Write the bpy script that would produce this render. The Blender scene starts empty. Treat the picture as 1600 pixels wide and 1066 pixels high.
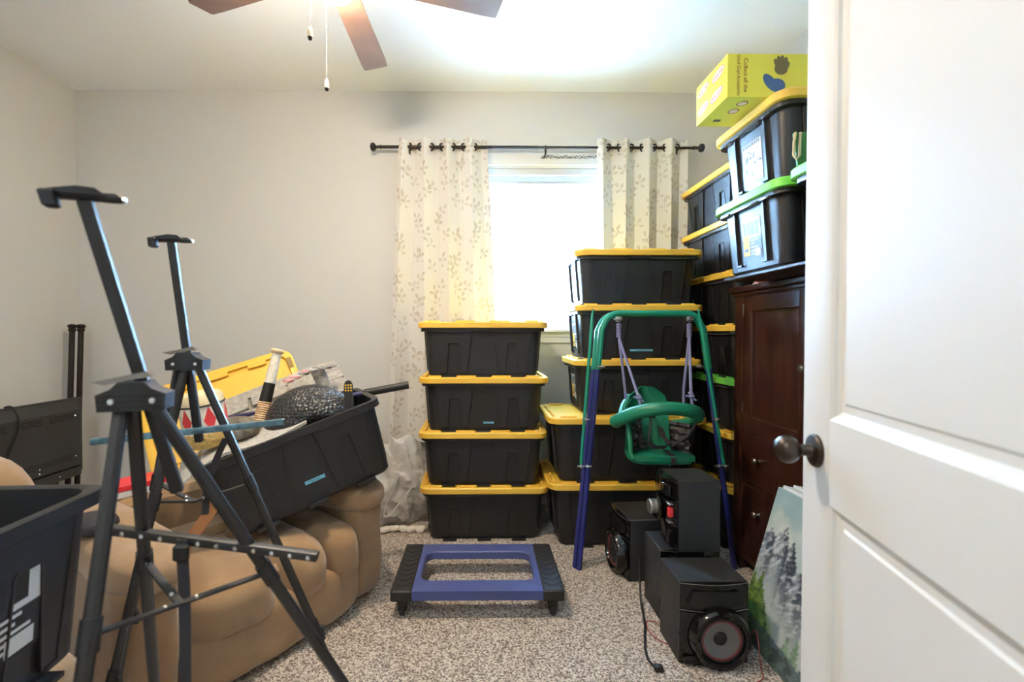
import bpy, math, random
from mathutils import Vector, Matrix, Euler, noise
PI = math.pi
random.seed(7)
C = bpy.context.scene.collection
SC = bpy.context.scene

# ------------------------------------------------------------------ camera, sky, exposure
CAMH = 1.25
FPX = 740.0
cam_d = bpy.data.cameras.new('camera')
cam_d.sensor_width = 36.0
cam_d.lens = FPX / 1600 * 36.0
cam_d.shift_x = 0.0263
cam_d.clip_start = 0.02
cam_d.dof.use_dof = True
cam_d.dof.focus_distance = 2.6
cam_d.dof.aperture_fstop = 3.2
cam = bpy.data.objects.new('camera', cam_d)
C.objects.link(cam)
cam.location = (0, 0, CAMH)
cam.rotation_euler = Euler((math.radians(89.0), 0, math.radians(-0.5)), 'XYZ')
SC.camera = cam

w = bpy.data.worlds.new('overcast_sky'); SC.world = w
w.use_nodes = True
bg = w.node_tree.nodes['Background']
bg.inputs[0].default_value = (0.36, 0.64, 1.0, 1)
bg.inputs[1].default_value = 60.0

SC.view_settings.view_transform = 'Standard'
SC.view_settings.look = 'None'
SC.view_settings.gamma = 1.0
SC.view_settings.use_curve_mapping = False
SC.view_settings.exposure = 1.6
LAMP_EMIT = 212.0
FILL_LIGHT = 11.0
SC.cycles.use_denoising = True
SC.cycles.max_bounces = 10
SC.cycles.diffuse_bounces = 6
SC.cycles.sample_clamp_indirect = 8.0

# ------------------------------------------------------------------ helpers
def S(r, g, b):
    f = lambda c: (c / 255 / 12.92) if c / 255 <= 0.04045 else ((c / 255 + 0.055) / 1.055) ** 2.4
    return (f(r), f(g), f(b), 1.0)

MATS = {}
def mat(name, col, rough=0.5, metal=0.0, bump=0.0, bscale=60.0, mottle=0.0, mscale=20.0, **kw):
    if name in MATS: return MATS[name]
    m = bpy.data.materials.new(name); m.use_nodes = True
    nt = m.node_tree; b = nt.nodes['Principled BSDF']
    b.inputs['Base Color'].default_value = col
    b.inputs['Roughness'].default_value = rough
    b.inputs['Metallic'].default_value = metal
    for k, v in kw.items(): b.inputs[k.replace('_', ' ')].default_value = v
    if bump or mottle:
        tc = nt.nodes.new('ShaderNodeTexCoord')
        if bump:
            n = nt.nodes.new('ShaderNodeTexNoise'); n.inputs['Scale'].default_value = bscale; n.inputs['Detail'].default_value = 4
            nt.links.new(tc.outputs['Object'], n.inputs['Vector'])
            bp = nt.nodes.new('ShaderNodeBump'); bp.inputs['Strength'].default_value = bump; bp.inputs['Distance'].default_value = 0.01
            nt.links.new(n.outputs['Fac'], bp.inputs['Height']); nt.links.new(bp.outputs['Normal'], b.inputs['Normal'])
        if mottle:
            n2 = nt.nodes.new('ShaderNodeTexNoise'); n2.inputs['Scale'].default_value = mscale; n2.inputs['Detail'].default_value = 6
            nt.links.new(tc.outputs['Object'], n2.inputs['Vector'])
            r = nt.nodes.new('ShaderNodeValToRGB')
            d = tuple(c * (1 - mottle) for c in col[:3]) + (1,); l = tuple(min(1, c * (1 + mottle)) for c in col[:3]) + (1,)
            r.color_ramp.elements[0].color = d; r.color_ramp.elements[1].color = l
            r.color_ramp.elements[0].position = 0.3; r.color_ramp.elements[1].position = 0.7
            nt.links.new(n2.outputs['Fac'], r.inputs['Fac']); nt.links.new(r.outputs['Color'], b.inputs['Base Color'])
    MATS[name] = m
    return m

RM = {}          # object name -> its world matrix when built
def mtx(o): return RM.get(o.name, Matrix.Identity(4))

def tag(o, label=None, cat=None, group=None, kind=None):
    if label: o['label'] = label
    if cat: o['category'] = cat
    if group: o['group'] = group
    if kind: o['kind'] = kind
    return o

def thing(name, label, cat, loc=(0, 0, 0), M=None, group=None):
    o = bpy.data.objects.new(name, None); C.objects.link(o)
    o.empty_display_size = 0.05
    Mx = M if M is not None else Matrix.Translation(Vector(loc))
    o.matrix_basis = Mx
    RM[o.name] = Mx.copy()
    return tag(o, label, cat, group)

def rr(hx, hy, r, z, n=5, cx=0, cy=0):
    pts = []
    r = min(r, hx * .999, hy * .999)
    for (sx, sy, a0) in ((1, -1, -PI / 2), (1, 1, 0), (-1, 1, PI / 2), (-1, -1, PI)):
        for i in range(n):
            a = a0 + PI / 2 * i / (n - 1)
            pts.append((cx + sx * (hx - r) + r * math.cos(a), cy + sy * (hy - r) + r * math.sin(a), z))
    return pts

class MB:
    def __init__(s): s.v = []; s.f = []; s.mi = []
    def add(s, vs, fs, mi=0, M=None):
        k = len(s.v)
        if M is not None: vs = [M @ Vector(p) for p in vs]
        s.v += [tuple(p) for p in vs]
        s.f += [tuple(i + k for i in f) for f in fs]; s.mi += [mi] * len(fs)
        return s
    def box(s, lo, hi, b=0.0, mi=0, M=None):
        x0, y0, z0 = lo; x1, y1, z1 = hi
        if b <= 0:
            vs = [(x0, y0, z0), (x1, y0, z0), (x1, y1, z0), (x0, y1, z0), (x0, y0, z1), (x1, y0, z1), (x1, y1, z1), (x0, y1, z1)]
            return s.add(vs, [(0, 3, 2, 1), (4, 5, 6, 7), (0, 1, 5, 4), (1, 2, 6, 5), (2, 3, 7, 6), (3, 0, 4, 7)], mi, M)
        cx, cy = (x0 + x1) / 2, (y0 + y1) / 2; hx, hy = (x1 - x0) / 2, (y1 - y0) / 2
        b = min(b, hx * .9, hy * .9, (z1 - z0) * .45)
        return s.rings([rr(hx - b, hy - b, b, z0, 3, cx, cy), rr(hx, hy, b, z0 + b, 3, cx, cy), rr(hx, hy, b, z1 - b, 3, cx, cy), rr(hx - b, hy - b, b, z1, 3, cx, cy)], mi, M)
    def rings(s, R, mi=0, M=None, caps=(True, True), closed=True):
        n = len(R[0]); vs = [p for r in R for p in r]; fs = []
        for i in range(len(R) - 1):
            for j in range(n if closed else n - 1):
                a = i * n + j; b_ = i * n + (j + 1) % n
                fs.append((a, b_, b_ + n, a + n))
        if caps[0]: fs.append(tuple(range(n))[::-1])
        if caps[1]: fs.append(tuple(range((len(R) - 1) * n, len(R) * n)))
        return s.add(vs, fs, mi, M)
    def tube(s, path, r, n=8, mi=0, M=None, flat=None):
        P = [Vector(p) for p in path]; R = []
        up = None
        for i, p in enumerate(P):
            if i == 0: t = P[1] - P[0]
            elif i == len(P) - 1: t = P[-1] - P[-2]
            else: t = (P[i + 1] - p).normalized() + (p - P[i - 1]).normalized()
            t.normalize()
            if up is None:
                up = Vector((0, 0, 1)) if abs(t.z) < .9 else Vector((0, 1, 0))
            a = up - t * up.dot(t)
            if a.length < 1e-6: a = Vector((1, 0, 0)) - t * t.x
            a.normalize(); b_ = t.cross(a); up = a
            rad = r[i] if isinstance(r, (list, tuple)) else r
            ra, rb = (rad, rad) if flat is None else (rad * flat, rad)
            R.append([tuple(p + a * ra * math.cos(2 * PI * k / n) + b_ * rb * math.sin(2 * PI * k / n)) for k in range(n)])
        return s.rings(R, mi, M)
    def bar(s, p, q, wx, wy, up=(0, 0, 1), mi=0):
        """square-section bar from p to q"""
        p, q = Vector(p), Vector(q); t = (q - p); L = t.length; t.normalize()
        u = Vector(up); a = u - t * u.dot(t)
        if a.length < 1e-4: a = Vector((1, 0, 0)) - t * t.x
        a.normalize(); b_ = t.cross(a)
        M = Matrix.Translation(p) @ Matrix(((b_.x, a.x, t.x), (b_.y, a.y, t.y), (b_.z, a.z, t.z))).to_4x4()
        return s.box((-wx / 2, -wy / 2, 0), (wx / 2, wy / 2, L), min(wx, wy) * .12, mi, M)
    def lathe(s, prof, n=20, mi=0, M=None):
        R = [[(r * math.cos(2 * PI * k / n), r * math.sin(2 * PI * k / n), z) for k in range(n)] for r, z in prof]
        return s.rings(R, mi, M)
    def prism(s, poly, d0, d1, mi=0, M=None, axes=(0, 2, 1)):
        """polygon in axes (a, b) extruded along axis c from d0 to d1"""
        a, b_, c = axes; vs = []
        for d in (d0, d1):
            for (x, y) in poly:
                p = [0, 0, 0]; p[a] = x; p[b_] = y; p[c] = d; vs.append(tuple(p))
        n = len(poly)
        fs = [tuple(range(n))[::-1], tuple(range(n, 2 * n))] + [(i, (i + 1) % n, (i + 1) % n + n, i + n) for i in range(n)]
        return s.add(vs, fs, mi, M)
    def blob(s, c, size, k=4.0, n=8, mi=0, M=None, nz=0.0, ns=4.0):
        """pillowy rounded box"""
        vs = []; fs = []; idx = {}
        def vert(p):
            key = tuple(round(q, 5) for q in p)
            if key in idx: return idx[key]
            d = (abs(p[0]) ** k + abs(p[1]) ** k + abs(p[2]) ** k) ** (1 / k)
            q = Vector((c[0] + p[0] / d * size[0] / 2, c[1] + p[1] / d * size[1] / 2, c[2] + p[2] / d * size[2] / 2))
            if nz:
                q += (q - Vector(c)).normalized() * nz * noise.noise(q * ns)
            idx[key] = len(vs); vs.append(q); return idx[key]
        g = [math.tan(PI / 4 * (-1 + 2 * i / n)) for i in range(n + 1)]
        for ax in range(3):
            for sg in (-1, 1):
                for i in range(n):
                    for j in range(n):
                        q = []
                        for (u, v) in ((g[i], g[j]), (g[i + 1], g[j]), (g[i + 1], g[j + 1]), (g[i], g[j + 1])):
                            p = [0, 0, 0]; p[ax] = sg; p[(ax + 1) % 3] = u; p[(ax + 2) % 3] = v
                            q.append(vert(p))
                        fs.append(tuple(q) if sg > 0 else tuple(q[::-1]))
        return s.add(vs, fs, mi, M)
    def torus(s, R, r, n=16, m=8, mi=0, M=None):
        vs = []; fs = []
        for i in range(n):
            a = 2 * PI * i / n
            for j in range(m):
                b_ = 2 * PI * j / m
                vs.append(((R + r * math.cos(b_)) * math.cos(a), (R + r * math.cos(b_)) * math.sin(a), r * math.sin(b_)))
        for i in range(n):
            for j in range(m):
                fs.append((i * m + j, ((i + 1) % n) * m + j, ((i + 1) % n) * m + (j + 1) % m, i * m + (j + 1) % m))
        return s.add(vs, fs, mi, M)
    def mesh(s, name, mats, Minv=None, angle=35):
        me = bpy.data.meshes.new(name)
        vs = s.v if Minv is None else [tuple(Minv @ Vector(p)) for p in s.v]
        me.from_pydata(vs, [], s.f)
        if not isinstance(mats, (list, tuple)): mats = [mats]
        for m in mats: me.materials.append(m)
        me.polygons.foreach_set('material_index', s.mi)
        me.polygons.foreach_set('use_smooth', [True] * len(s.f))
        me.update()
        try: me.set_sharp_from_angle(angle=math.radians(angle))
        except Exception: pass
        return me
    def build(s, name, mats, parent=None, world=True, angle=35):
        if parent is not None:
            M = mtx(parent); Minv = M.inverted() if world else None
            o = bpy.data.objects.new(name, s.mesh(name, mats, Minv, angle)); C.objects.link(o); o.parent = parent
            RM[o.name] = M.copy()
        else:
            xs = [p[0] for p in s.v]; ys = [p[1] for p in s.v]; zs = [p[2] for p in s.v]
            base = Vector(((min(xs) + max(xs)) / 2, (min(ys) + max(ys)) / 2, min(zs)))
            M = Matrix.Translation(base)
            o = bpy.data.objects.new(name, s.mesh(name, mats, M.inverted(), angle)); C.objects.link(o); o.matrix_basis = M
            RM[o.name] = M.copy()
        return o

def put(name, me, parent):
    o = bpy.data.objects.new(name, me); C.objects.link(o); o.parent = parent
    RM[o.name] = mtx(parent).copy()
    return o

def frame(o, x, y, z):
    x, y, z = Vector(x), Vector(y), Vector(z)
    return Matrix(((x.x, y.x, z.x, o[0]), (x.y, y.y, z.y, o[1]), (x.z, y.z, z.z, o[2]), (0, 0, 0, 1)))

def text_part(body, size, M, m, parent, name='lettering', align='CENTER', sx=1.0, font_shear=0.0):
    cu = bpy.data.curves.new('lettering', 'FONT'); cu.body = body; cu.size = size; cu.align_x = align; cu.align_y = 'CENTER'
    cu.extrude = 0.0002; cu.resolution_u = 3; cu.shear = font_shear
    t = bpy.data.objects.new('t', cu)
    me = bpy.data.meshes.new_from_object(t); bpy.data.objects.remove(t)
    me.name = name
    me.materials.clear(); me.materials.append(m)
    T = mtx(parent).inverted() @ M @ Matrix.Diagonal((sx, 1, 1, 1))
    me.transform(T)
    return put(name, me, parent)

# ------------------------------------------------------------------ materials
M_wall = mat('wall_paint', S(209, 207, 203), .75, bump=.05, bscale=220)
M_ceil = mat('ceiling_paint', S(245, 246, 247), .8, bump=.04, bscale=120)
M_trim = mat('white_trim_paint', S(222, 221, 218), .35)
M_blind = mat('blind_vinyl', S(206, 206, 208), .4)
M_door = mat('door_paint', S(215, 213, 210), .5, bump=.015, bscale=300, Specular_IOR_Level=.35)
M_black = mat('tote_black_plastic', S(35, 35, 37), .42, bump=.05, bscale=700)
M_blackg = mat('tote_lip_gloss', S(70, 71, 74), .22)
M_yel = mat('tote_yellow_plastic', S(228, 178, 62), .42)
M_grn = mat('tote_green_plastic', S(128, 214, 78), .42)
M_white = mat('label_white', S(208, 208, 206), .5)
M_ink = mat('label_black', S(24, 24, 26), .5)
M_lyel = mat('label_yellow', S(236, 178, 40), .5)
M_tape = mat('blue_tape', S(126, 200, 224), .5)
M_tape2 = mat('tape_ink', S(40, 84, 110), .6)
M_bronze = mat('bronze_metal', S(74, 66, 58), .35, .85)
M_dkmetal = mat('dark_rod_metal', S(52, 46, 42), .4, .6)
M_nickel = mat('aged_nickel', S(138, 132, 124), .28, .9)
M_steel = mat('bright_steel', S(205, 205, 205), .25, .9)
M_alu = mat('easel_black_tube', S(38, 37, 37), .38)
M_easel2 = mat('easel_black_plastic', S(30, 30, 31), .5)
M_suede = mat('tan_microfiber', S(150, 119, 85), .9, bump=.25, bscale=26, mottle=.14, mscale=7, Sheen_Weight=.35)
M_blue = mat('dolly_blue', S(72, 82, 134), .5)
M_rubber = mat('black_rubber', S(32, 32, 33), .55)
M_swg = mat('swing_green_metal', S(24, 138, 108), .3)
M_swb = mat('swing_blue_metal', S(44, 50, 118), .3)
M_seatg = mat('swing_green_plastic', S(22, 118, 84), .38)
M_rope = mat('lilac_rope', S(128, 128, 165), .8)
M_web = mat('black_webbing', S(46, 44, 50), .75)
M_gloss = mat('gloss_black', S(14, 14, 15), .1)
M_mdf = mat('speaker_black_wrap', S(40, 41, 43), .5, bump=.08, bscale=500)
M_cone = mat('speaker_cone_grey', S(104, 100, 96), .5)
M_red = mat('red_plastic', S(212, 42, 46), .35)
M_dred = mat('dull_red_rubber', S(120, 44, 44), .5)
M_cable = mat('black_cable', S(25, 25, 26), .5)
M_rcable = mat('red_cable', S(150, 60, 50), .5)

def wood_mat():
    m = bpy.data.materials.new('cherry_wood'); m.use_nodes = True
    nt = m.node_tree; b = nt.nodes['Principled BSDF']; b.inputs['Roughness'].default_value = .3
    tc = nt.nodes.new('ShaderNodeTexCoord'); mp = nt.nodes.new('ShaderNodeMapping'); mp.inputs['Scale'].default_value = (30, 30, 2.2)
    n = nt.nodes.new('ShaderNodeTexNoise'); n.inputs['Scale'].default_value = 1.6; n.inputs['Detail'].default_value = 5
    r = nt.nodes.new('ShaderNodeValToRGB')
    r.color_ramp.elements[0].color = S(42, 21, 16); r.color_ramp.elements[0].position = .3
    r.color_ramp.elements[1].color = S(72, 38, 28); r.color_ramp.elements[1].position = .75
    nt.links.new(tc.outputs['Object'], mp.inputs['Vector']); nt.links.new(mp.outputs['Vector'], n.inputs['Vector'])
    nt.links.new(n.outputs['Fac'], r.inputs['Fac']); nt.links.new(r.outputs['Color'], b.inputs['Base Color'])
    return m
M_wood = wood_mat()

def carpet_mat():
    m = bpy.data.materials.new('speckled_carpet'); m.use_nodes = True
    nt = m.node_tree; b = nt.nodes['Principled BSDF']; b.inputs['Roughness'].default_value = .95
    b.inputs['Sheen Weight'].default_value = .2
    tc = nt.nodes.new('ShaderNodeTexCoord')
    n = nt.nodes.new('ShaderNodeTexNoise'); n.inputs['Scale'].default_value = 135; n.inputs['Detail'].default_value = 3; n.inputs['Roughness'].default_value = .65
    r = nt.nodes.new('ShaderNodeValToRGB'); e = r.color_ramp.elements
    e[0].position = .40; e[0].color = S(104, 87, 75)
    e[1].position = .58; e[1].color = S(242, 230, 217)
    k = e.new(.47); k.color = S(174, 154, 137)
    k = e.new(.52); k.color = S(214, 197, 180)
    n3 = nt.nodes.new('ShaderNodeTexNoise'); n3.inputs['Scale'].default_value = 260; n3.inputs['Detail'].default_value = 2
    bp = nt.nodes.new('ShaderNodeBump'); bp.inputs['Strength'].default_value = .9; bp.inputs['Distance'].default_value = .012
    nt.links.new(tc.outputs['Object'], n.inputs['Vector']); nt.links.new(tc.outputs['Object'], n3.inputs['Vector'])
    nt.links.new(n.outputs['Fac'], r.inputs['Fac']); nt.links.new(r.outputs['Color'], b.inputs['Base Color'])
    nt.links.new(n3.outputs['Fac'], bp.inputs['Height']); nt.links.new(bp.outputs['Normal'], b.inputs['Normal'])
    return m

def curtain_mat():
    """cream cloth with a printed scatter of leaf sprigs (flat print, in cloth UVs)"""
    m = bpy.data.materials.new('leaf_print_cloth'); m.use_nodes = True
    nt = m.node_tree; N = nt.nodes; L = nt.links
    b = N['Principled BSDF']; b.inputs['Roughness'].default_value = .9
    uv = N.new('ShaderNodeUVMap')
    def math_(op, a, b_=None, c=None):
        n = N.new('ShaderNodeMath'); n.operation = op
        for i, q in enumerate((a, b_, c)):
            if q is None: continue
            if isinstance(q, (int, float)): n.inputs[i].default_value = q
            else: L.new(q, n.inputs[i])
        return n.outputs[0]
    total = None
    for layer, (scale, seed) in enumerate(((6.2, 0.0), (6.2, 3.7))):
        mp = N.new('ShaderNodeMapping'); mp.inputs['Scale'].default_value = (scale, scale, 1); mp.inputs['Location'].default_value = (seed, seed * 1.7, 0)
        L.new(uv.outputs[0], mp.inputs['Vector'])
        vo = N.new('ShaderNodeTexVoronoi'); vo.voronoi_dimensions = '2D'; vo.inputs['Scale'].default_value = 1.0; vo.inputs['Randomness'].default_value = .75
        L.new(mp.outputs[0], vo.inputs['Vector'])
        sub = N.new('ShaderNodeVectorMath'); sub.operation = 'SUBTRACT'
        L.new(mp.outputs[0], sub.inputs[0]); L.new(vo.outputs['Position'], sub.inputs[1])
        sep = N.new('ShaderNodeSeparateColor'); L.new(vo.outputs['Color'], sep.inputs[0])
        ang = math_('MULTIPLY_ADD', sep.outputs[0], 2.2, -1.1)
        rot = N.new('ShaderNodeVectorRotate'); rot.rotation_type = 'Z_AXIS'
        L.new(sub.outputs[0], rot.inputs['Vector']); L.new(ang, rot.inputs['Angle'])
        leaves = [((0.0, .26), 0.0, .12, .06), ((.14, .05), -.9, .12, .055), ((-.14, .0), .95, .115, .055), ((.08, -.22), -2.2, .09, .04)]
        for (ox, oy), a, la, lb in leaves:
            mq = N.new('ShaderNodeVectorMath'); mq.operation = 'SUBTRACT'; mq.inputs[1].default_value = (ox, oy, 0)
            L.new(rot.outputs[0], mq.inputs[0])
            r2 = N.new('ShaderNodeVectorRotate'); r2.rotation_type = 'Z_AXIS'; r2.inputs['Angle'].default_value = -a
            L.new(mq.outputs[0], r2.inputs['Vector'])
            sx = N.new('ShaderNodeSeparateXYZ'); L.new(r2.outputs[0], sx.inputs[0])
            # pointed leaf: |x|/b + (y/a)^2 < 1
            d = math_('ADD', math_('DIVIDE', math_('ABSOLUTE', sx.outputs[0]), lb), math_('POWER', math_('DIVIDE', math_('ABSOLUTE', sx.outputs[1]), la), 2.0))
            inside = math_('LESS_THAN', d, 1.0)
            vein = math_('GREATER_THAN', math_('ABSOLUTE', sx.outputs[0]), .009)
            body = math_('MULTIPLY', math_('MULTIPLY', inside, vein), math_('MULTIPLY_ADD', math_('GREATER_THAN', d, .72), .5, .42))
            total = body if total is None else math_('MAXIMUM', total, body)
        sx = N.new('ShaderNodeSeparateXYZ'); L.new(rot.outputs[0], sx.inputs[0])
        stem = math_('MULTIPLY', math_('LESS_THAN', math_('ABSOLUTE', math_('MULTIPLY_ADD', math_('SINE', math_('MULTIPLY', sx.outputs[1], 6.0)), .03, sx.outputs[0])), .008), math_('LESS_THAN', math_('ABSOLUTE', sx.outputs[1]), .27))
        total = math_('MAXIMUM', total, math_('MULTIPLY', stem, .7))
    n = N.new('ShaderNodeTexNoise'); n.inputs['Scale'].default_value = 14; L.new(uv.outputs[0], n.inputs['Vector'])
    fade = math_('MULTIPLY', total, math_('MULTIPLY_ADD', n.outputs['Fac'], 1.1, .2))
    mix = N.new('ShaderNodeMix'); mix.data_type = 'RGBA'
    mix.inputs[6].default_value = S(217, 213, 206); mix.inputs[7].default_value = S(134, 106, 74)
    L.new(fade, mix.inputs[0]); L.new(mix.outputs[2], b.inputs['Base Color'])
    tr = N.new('ShaderNodeBsdfTranslucent'); L.new(mix.outputs[2], tr.inputs['Color'])
    ms = N.new('ShaderNodeMixShader'); ms.inputs[0].default_value = .010
    L.new(b.outputs[0], ms.inputs[1]); L.new(tr.outputs[0], ms.inputs[2])
    L.new(ms.outputs[0], N['Material Output'].inputs['Surface'])
    return m

def emit_mat(name, col, s):
    m = bpy.data.materials.new(name); m.use_nodes = True
    b = m.node_tree.nodes['Principled BSDF']
    b.inputs['Base Color'].default_value = (.9, .9, .9, 1); b.inputs['Emission Color'].default_value = col; b.inputs['Emission Strength'].default_value = s
    return m

# ------------------------------------------------------------------ room shell
XL, XR, YB, YF, ZC = -2.90, 1.862, 3.44, -1.0, 2.985
T = .12
def struct(name, mb, m, parent=None, label=None):
    o = mb.build(name, m, parent)
    if parent is None: o['kind'] = 'structure'
    return o
struct('floor', MB().box((XL - T, YF - T, -.1), (XR + T, YB + T, 0)), carpet_mat())
struct('ceiling', MB().box((XL - T, YF - T, ZC), (XR + T, YB + T, ZC + .1)), M_ceil)
struct('wall_left', MB().box((XL - T, YF - T, 0), (XL, YB + T, ZC)), M_wall)
struct('wall_right', MB().box((XR, YF - T, 0), (XR + T, YB + T, ZC)), M_wall)
struct('wall_front', MB().box((XL, YF - T, 0), (XR, YF, ZC)), M_wall)
WX0, WX1, WZ0, WZ1 = -.06, .97, 1.28, 2.46
wb = MB()
wb.box((XL, YB, 0), (WX0, YB + T, ZC)); wb.box((WX1, YB, 0), (XR, YB + T, ZC))
wb.box((WX0, YB, 0), (WX1, YB + T, WZ0)); wb.box((WX0, YB, WZ1), (WX1, YB + T, ZC))
struct('wall_back', wb, M_wall)
for nm, lo, hi in (('baseboard_back', (XL, YB - .014, 0), (XR, YB, .10)), ('baseboard_left', (XL, YF, 0), (XL + .014, YB - .014, .10)), ('baseboard_right', (XR - .014, YF, 0), (XR, YB - .014, .10))):
    mb = MB().box(lo, (hi[0], hi[1], .085)); mb.box((lo[0] + (.004 if nm.endswith('right') else 0), lo[1] + (.004 if nm.endswith('back') else 0), .085), (hi[0] - (.004 if nm.endswith('left') else 0), hi[1], .10))
    struct(nm, mb, M_trim)

# window
win = thing('window_1', None, None, ((WX0 + WX1) / 2, YB, WZ0)); win['kind'] = 'structure'
def wpart(n, mb, m=M_trim, parent=None): return mb.build(n, m, parent or win)
jam = MB()
jam.box((WX0 - .0, YB, WZ0), (WX0 + .02, YB + T, WZ1)); jam.box((WX1 - .02, YB, WZ0), (WX1, YB + T, WZ1)); jam.box((WX0, YB, WZ1 - .02), (WX1, YB + T, WZ1)); jam.box((WX0, YB, WZ0), (WX1, YB + T, WZ0 + .02))
wpart('jamb', jam)
def sash(n, z0, z1, y, b=.05):
    m_ = MB(); x0, x1 = WX0 + .02, WX1 - .02
    m_.box((x0, y, z0), (x0 + .045, y + .03, z1), .004); m_.box((x1 - .045, y, z0), (x1, y + .03, z1), .004)
    m_.box((x0 + .045, y, z0), (x1 - .045, y + .03, z0 + b), .004); m_.box((x0 + .045, y, z1 - .04), (x1 - .045, y + .03, z1), .004)
    p = wpart(n, m_)
    gl = mat('window_glass', (1, 1, 1, 1), 0.0, Transmission_Weight=1.0, IOR=1.45)
    g = MB().box((x0 + .04, y + .0135, z0 + b - .005), (x1 - .04, y + .0165, z1 - .035)).build('pane', gl, p)
zm = (WZ0 + WZ1) / 2
sash('upper_sash', zm - .018, WZ1 - .02, YB + .075)
sash('lower_sash', WZ0 + .02, zm + .018, YB + .04)
cs = MB()
for (x0, x1, z0, z1) in ((WX0 - .085, WX0 + .005, WZ0 - .01, WZ1 + .005), (WX1 - .005, WX1 + .085, WZ0 - .01, WZ1 + .005), (WX0 - .085, WX1 + .085, WZ1 - .005, WZ1 + .085)):
    cs.box((x0, YB - .017, z0), (x1, YB, z1), .004)
wpart('casing', cs)
ap = MB().box((WX0 - .085, YB - .014, WZ0 - .105), (WX1 + .085, YB, WZ0 - .03), .004)
ap.box((WX0 - .085, YB - .019, WZ0 - .062), (WX1 + .085, YB, WZ0 - .05), .003)
wpart('apron', ap)
wpart('stool', MB().box((WX0 - .105, YB - .045, WZ0 - .03), (WX1 + .105, YB + .05, WZ0 - .003), .006))
# scuffed strip on the head casing
scf = MB(); random.seed(3)
for i in range(150):
    x = .43 + .40 * i / 150; z = 2.512 + random.uniform(-.012, .010)
    scf.box((x, YB - .0185, z), (x + random.uniform(.004, .012), YB - .0165, z + random.uniform(.002, .006)))
o = wpart('scuff_marks', scf, mat('scuff_grey', S(110, 110, 112), .8)); 
# raised blind: headrail and gathered slats under the head
bl = thing('window_blind', 'white raised window blind gathered under the window head', 'blind', ((WX0 + WX1) / 2, YB + .02, 2.33))
MB().box((WX0 + .022, YB + .002, 2.392), (WX1 - .022, YB + .038, 2.438), .003).build('headrail', M_blind, bl)
for i in range(5):
    z = 2.345 + .0085 * i
    MB().box((WX0 + .026, YB + .001, z), (WX1 - .026, YB + .036, z + .004), .001).build('slat', M_blind, bl)
MB().box((WX0 + .026, YB + .001, 2.325), (WX1 - .026, YB + .038, 2.342), .003).build('bottom_rail', M_blind, bl)
tk = MB().tube([(.60, YB + .0, 2.36), (.60, YB - .001, 1.36)], .0012, 5); tk.lathe([(.001, 0), (.006, .008), (.004, .03), (.001, .034)], 8, M=Matrix.Translation((.60, YB - .002, 1.33)))
tk.build('pull_cord', M_blind, bl)

# wall outlet
ot = thing('wall_outlet', 'white wall outlet plate low on the back wall below the left curtain', 'outlet', (-.605, YB, .32))
MB().box((-.642, YB - .006, .318), (-.568, YB, .434), .002).build('cover_plate', M_trim, ot)
for z in (.349, .403):
    MB().box((-.622, YB - .008, z - .015), (-.588, YB - .006, z + .015), .001).build('socket', mat('outlet_shade', S(210, 208, 202), .4), ot)

# ------------------------------------------------------------------ interior door (open, right)
DZ, DX = .97, .665
da = math.atan(175 / FPX)
dvec = Vector((-math.sin(da), -math.cos(da), 0))       # from free edge towards hinge
dn = Vector((-math.cos(da), math.sin(da), 0))          # face seen
Md = frame((DX, DZ, 0), dvec, -dn, (0, 0, 1))          # local x along door, y into door, z up
door = thing('door_2', None, None, M=Md); door['kind'] = 'structure'
DW, DH, DT = .80, 2.03, .035
def door_z(py, x):     # height on the door face for a pixel row at distance x from the free edge
    return CAMH + (520 - py) * (DZ + dvec.y * x) / FPX
zr = door_z(657, .105); zr2 = door_z(790, .105)
st = .112
lead = MB()
lead.box((0, 0.001, .01), (st, DT, DH), .002); lead.box((DW - st, 0.001, .01), (DW, DT, DH), .002)
lead.box((st, 0.001, DH - st), (DW - st, DT, DH)); lead.box((st, 0.001, zr2), (DW - st, DT, zr)); lead.box((st, 0.001, .01), (DW - st, DT, .22))
lead.build('stiles_and_rails', M_door, door, world=False)
for (z0, z1) in ((.22, zr2), (zr, DH - st)):
    mb = MB()
    x0, x1 = st, DW - st
    def ring(i, y): return [(x0 + i, y, z0 + i), (x1 - i, y, z0 + i), (x1 - i, y, z1 - i), (x0 + i, y, z1 - i)]
    mb.rings([ring(0, .001), ring(.006, .004), ring(.010, .009), ring(.018, .0125), ring(.028, .0125), ring(.031, .0125)], caps=(False, False))
    mb.rings([ring(.031, .0125), ring(.036, .009)], caps=(False, True))
    mb.box((x0, .02, z0), (x1, DT - .005, z1))
    mb.build('panel', M_door, door, world=False, angle=12)
kz = door_z(706, .062)
kn = MB()
Mk = Matrix.Translation((.062, 0, kz)) @ Matrix.Rotation(PI / 2, 4, 'X')
kn.lathe([(.0005, 0), (.032, 0), (.032, .004), (.029, .008), (.014, .011), (.0115, .016), (.011, .028), (.013, .031), (.021, .036), (.0265, .045), (.0275, .053), (.025, .062), (.018, .069), (.008, .0725), (.0005, .073)], 28, M=Mk)
kn.build('door_knob', M_bronze, door, world=False)
hin = MB()
for z in (.25, 1.0, 1.78): hin.lathe([(.007, 0), (.007, .09)], 10, M=Matrix.Translation((DW + .006, .006, z)))
hin.build('hinge', M_bronze, door, world=False)
# the hinge jamb post the door hangs on, and the short wall beyond it
hp = Md @ Vector((DW + .014, 0, 0))
struct('trim_1', MB().box((hp.x, hp.y - .13, 0), (hp.x + .09, hp.y + .0, 2.1), .004), M_trim)
struct('wall_front_return', MB().box((hp.x + .09, hp.y - .13, 0), (XR, hp.y - .01, ZC)), M_wall)

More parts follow.
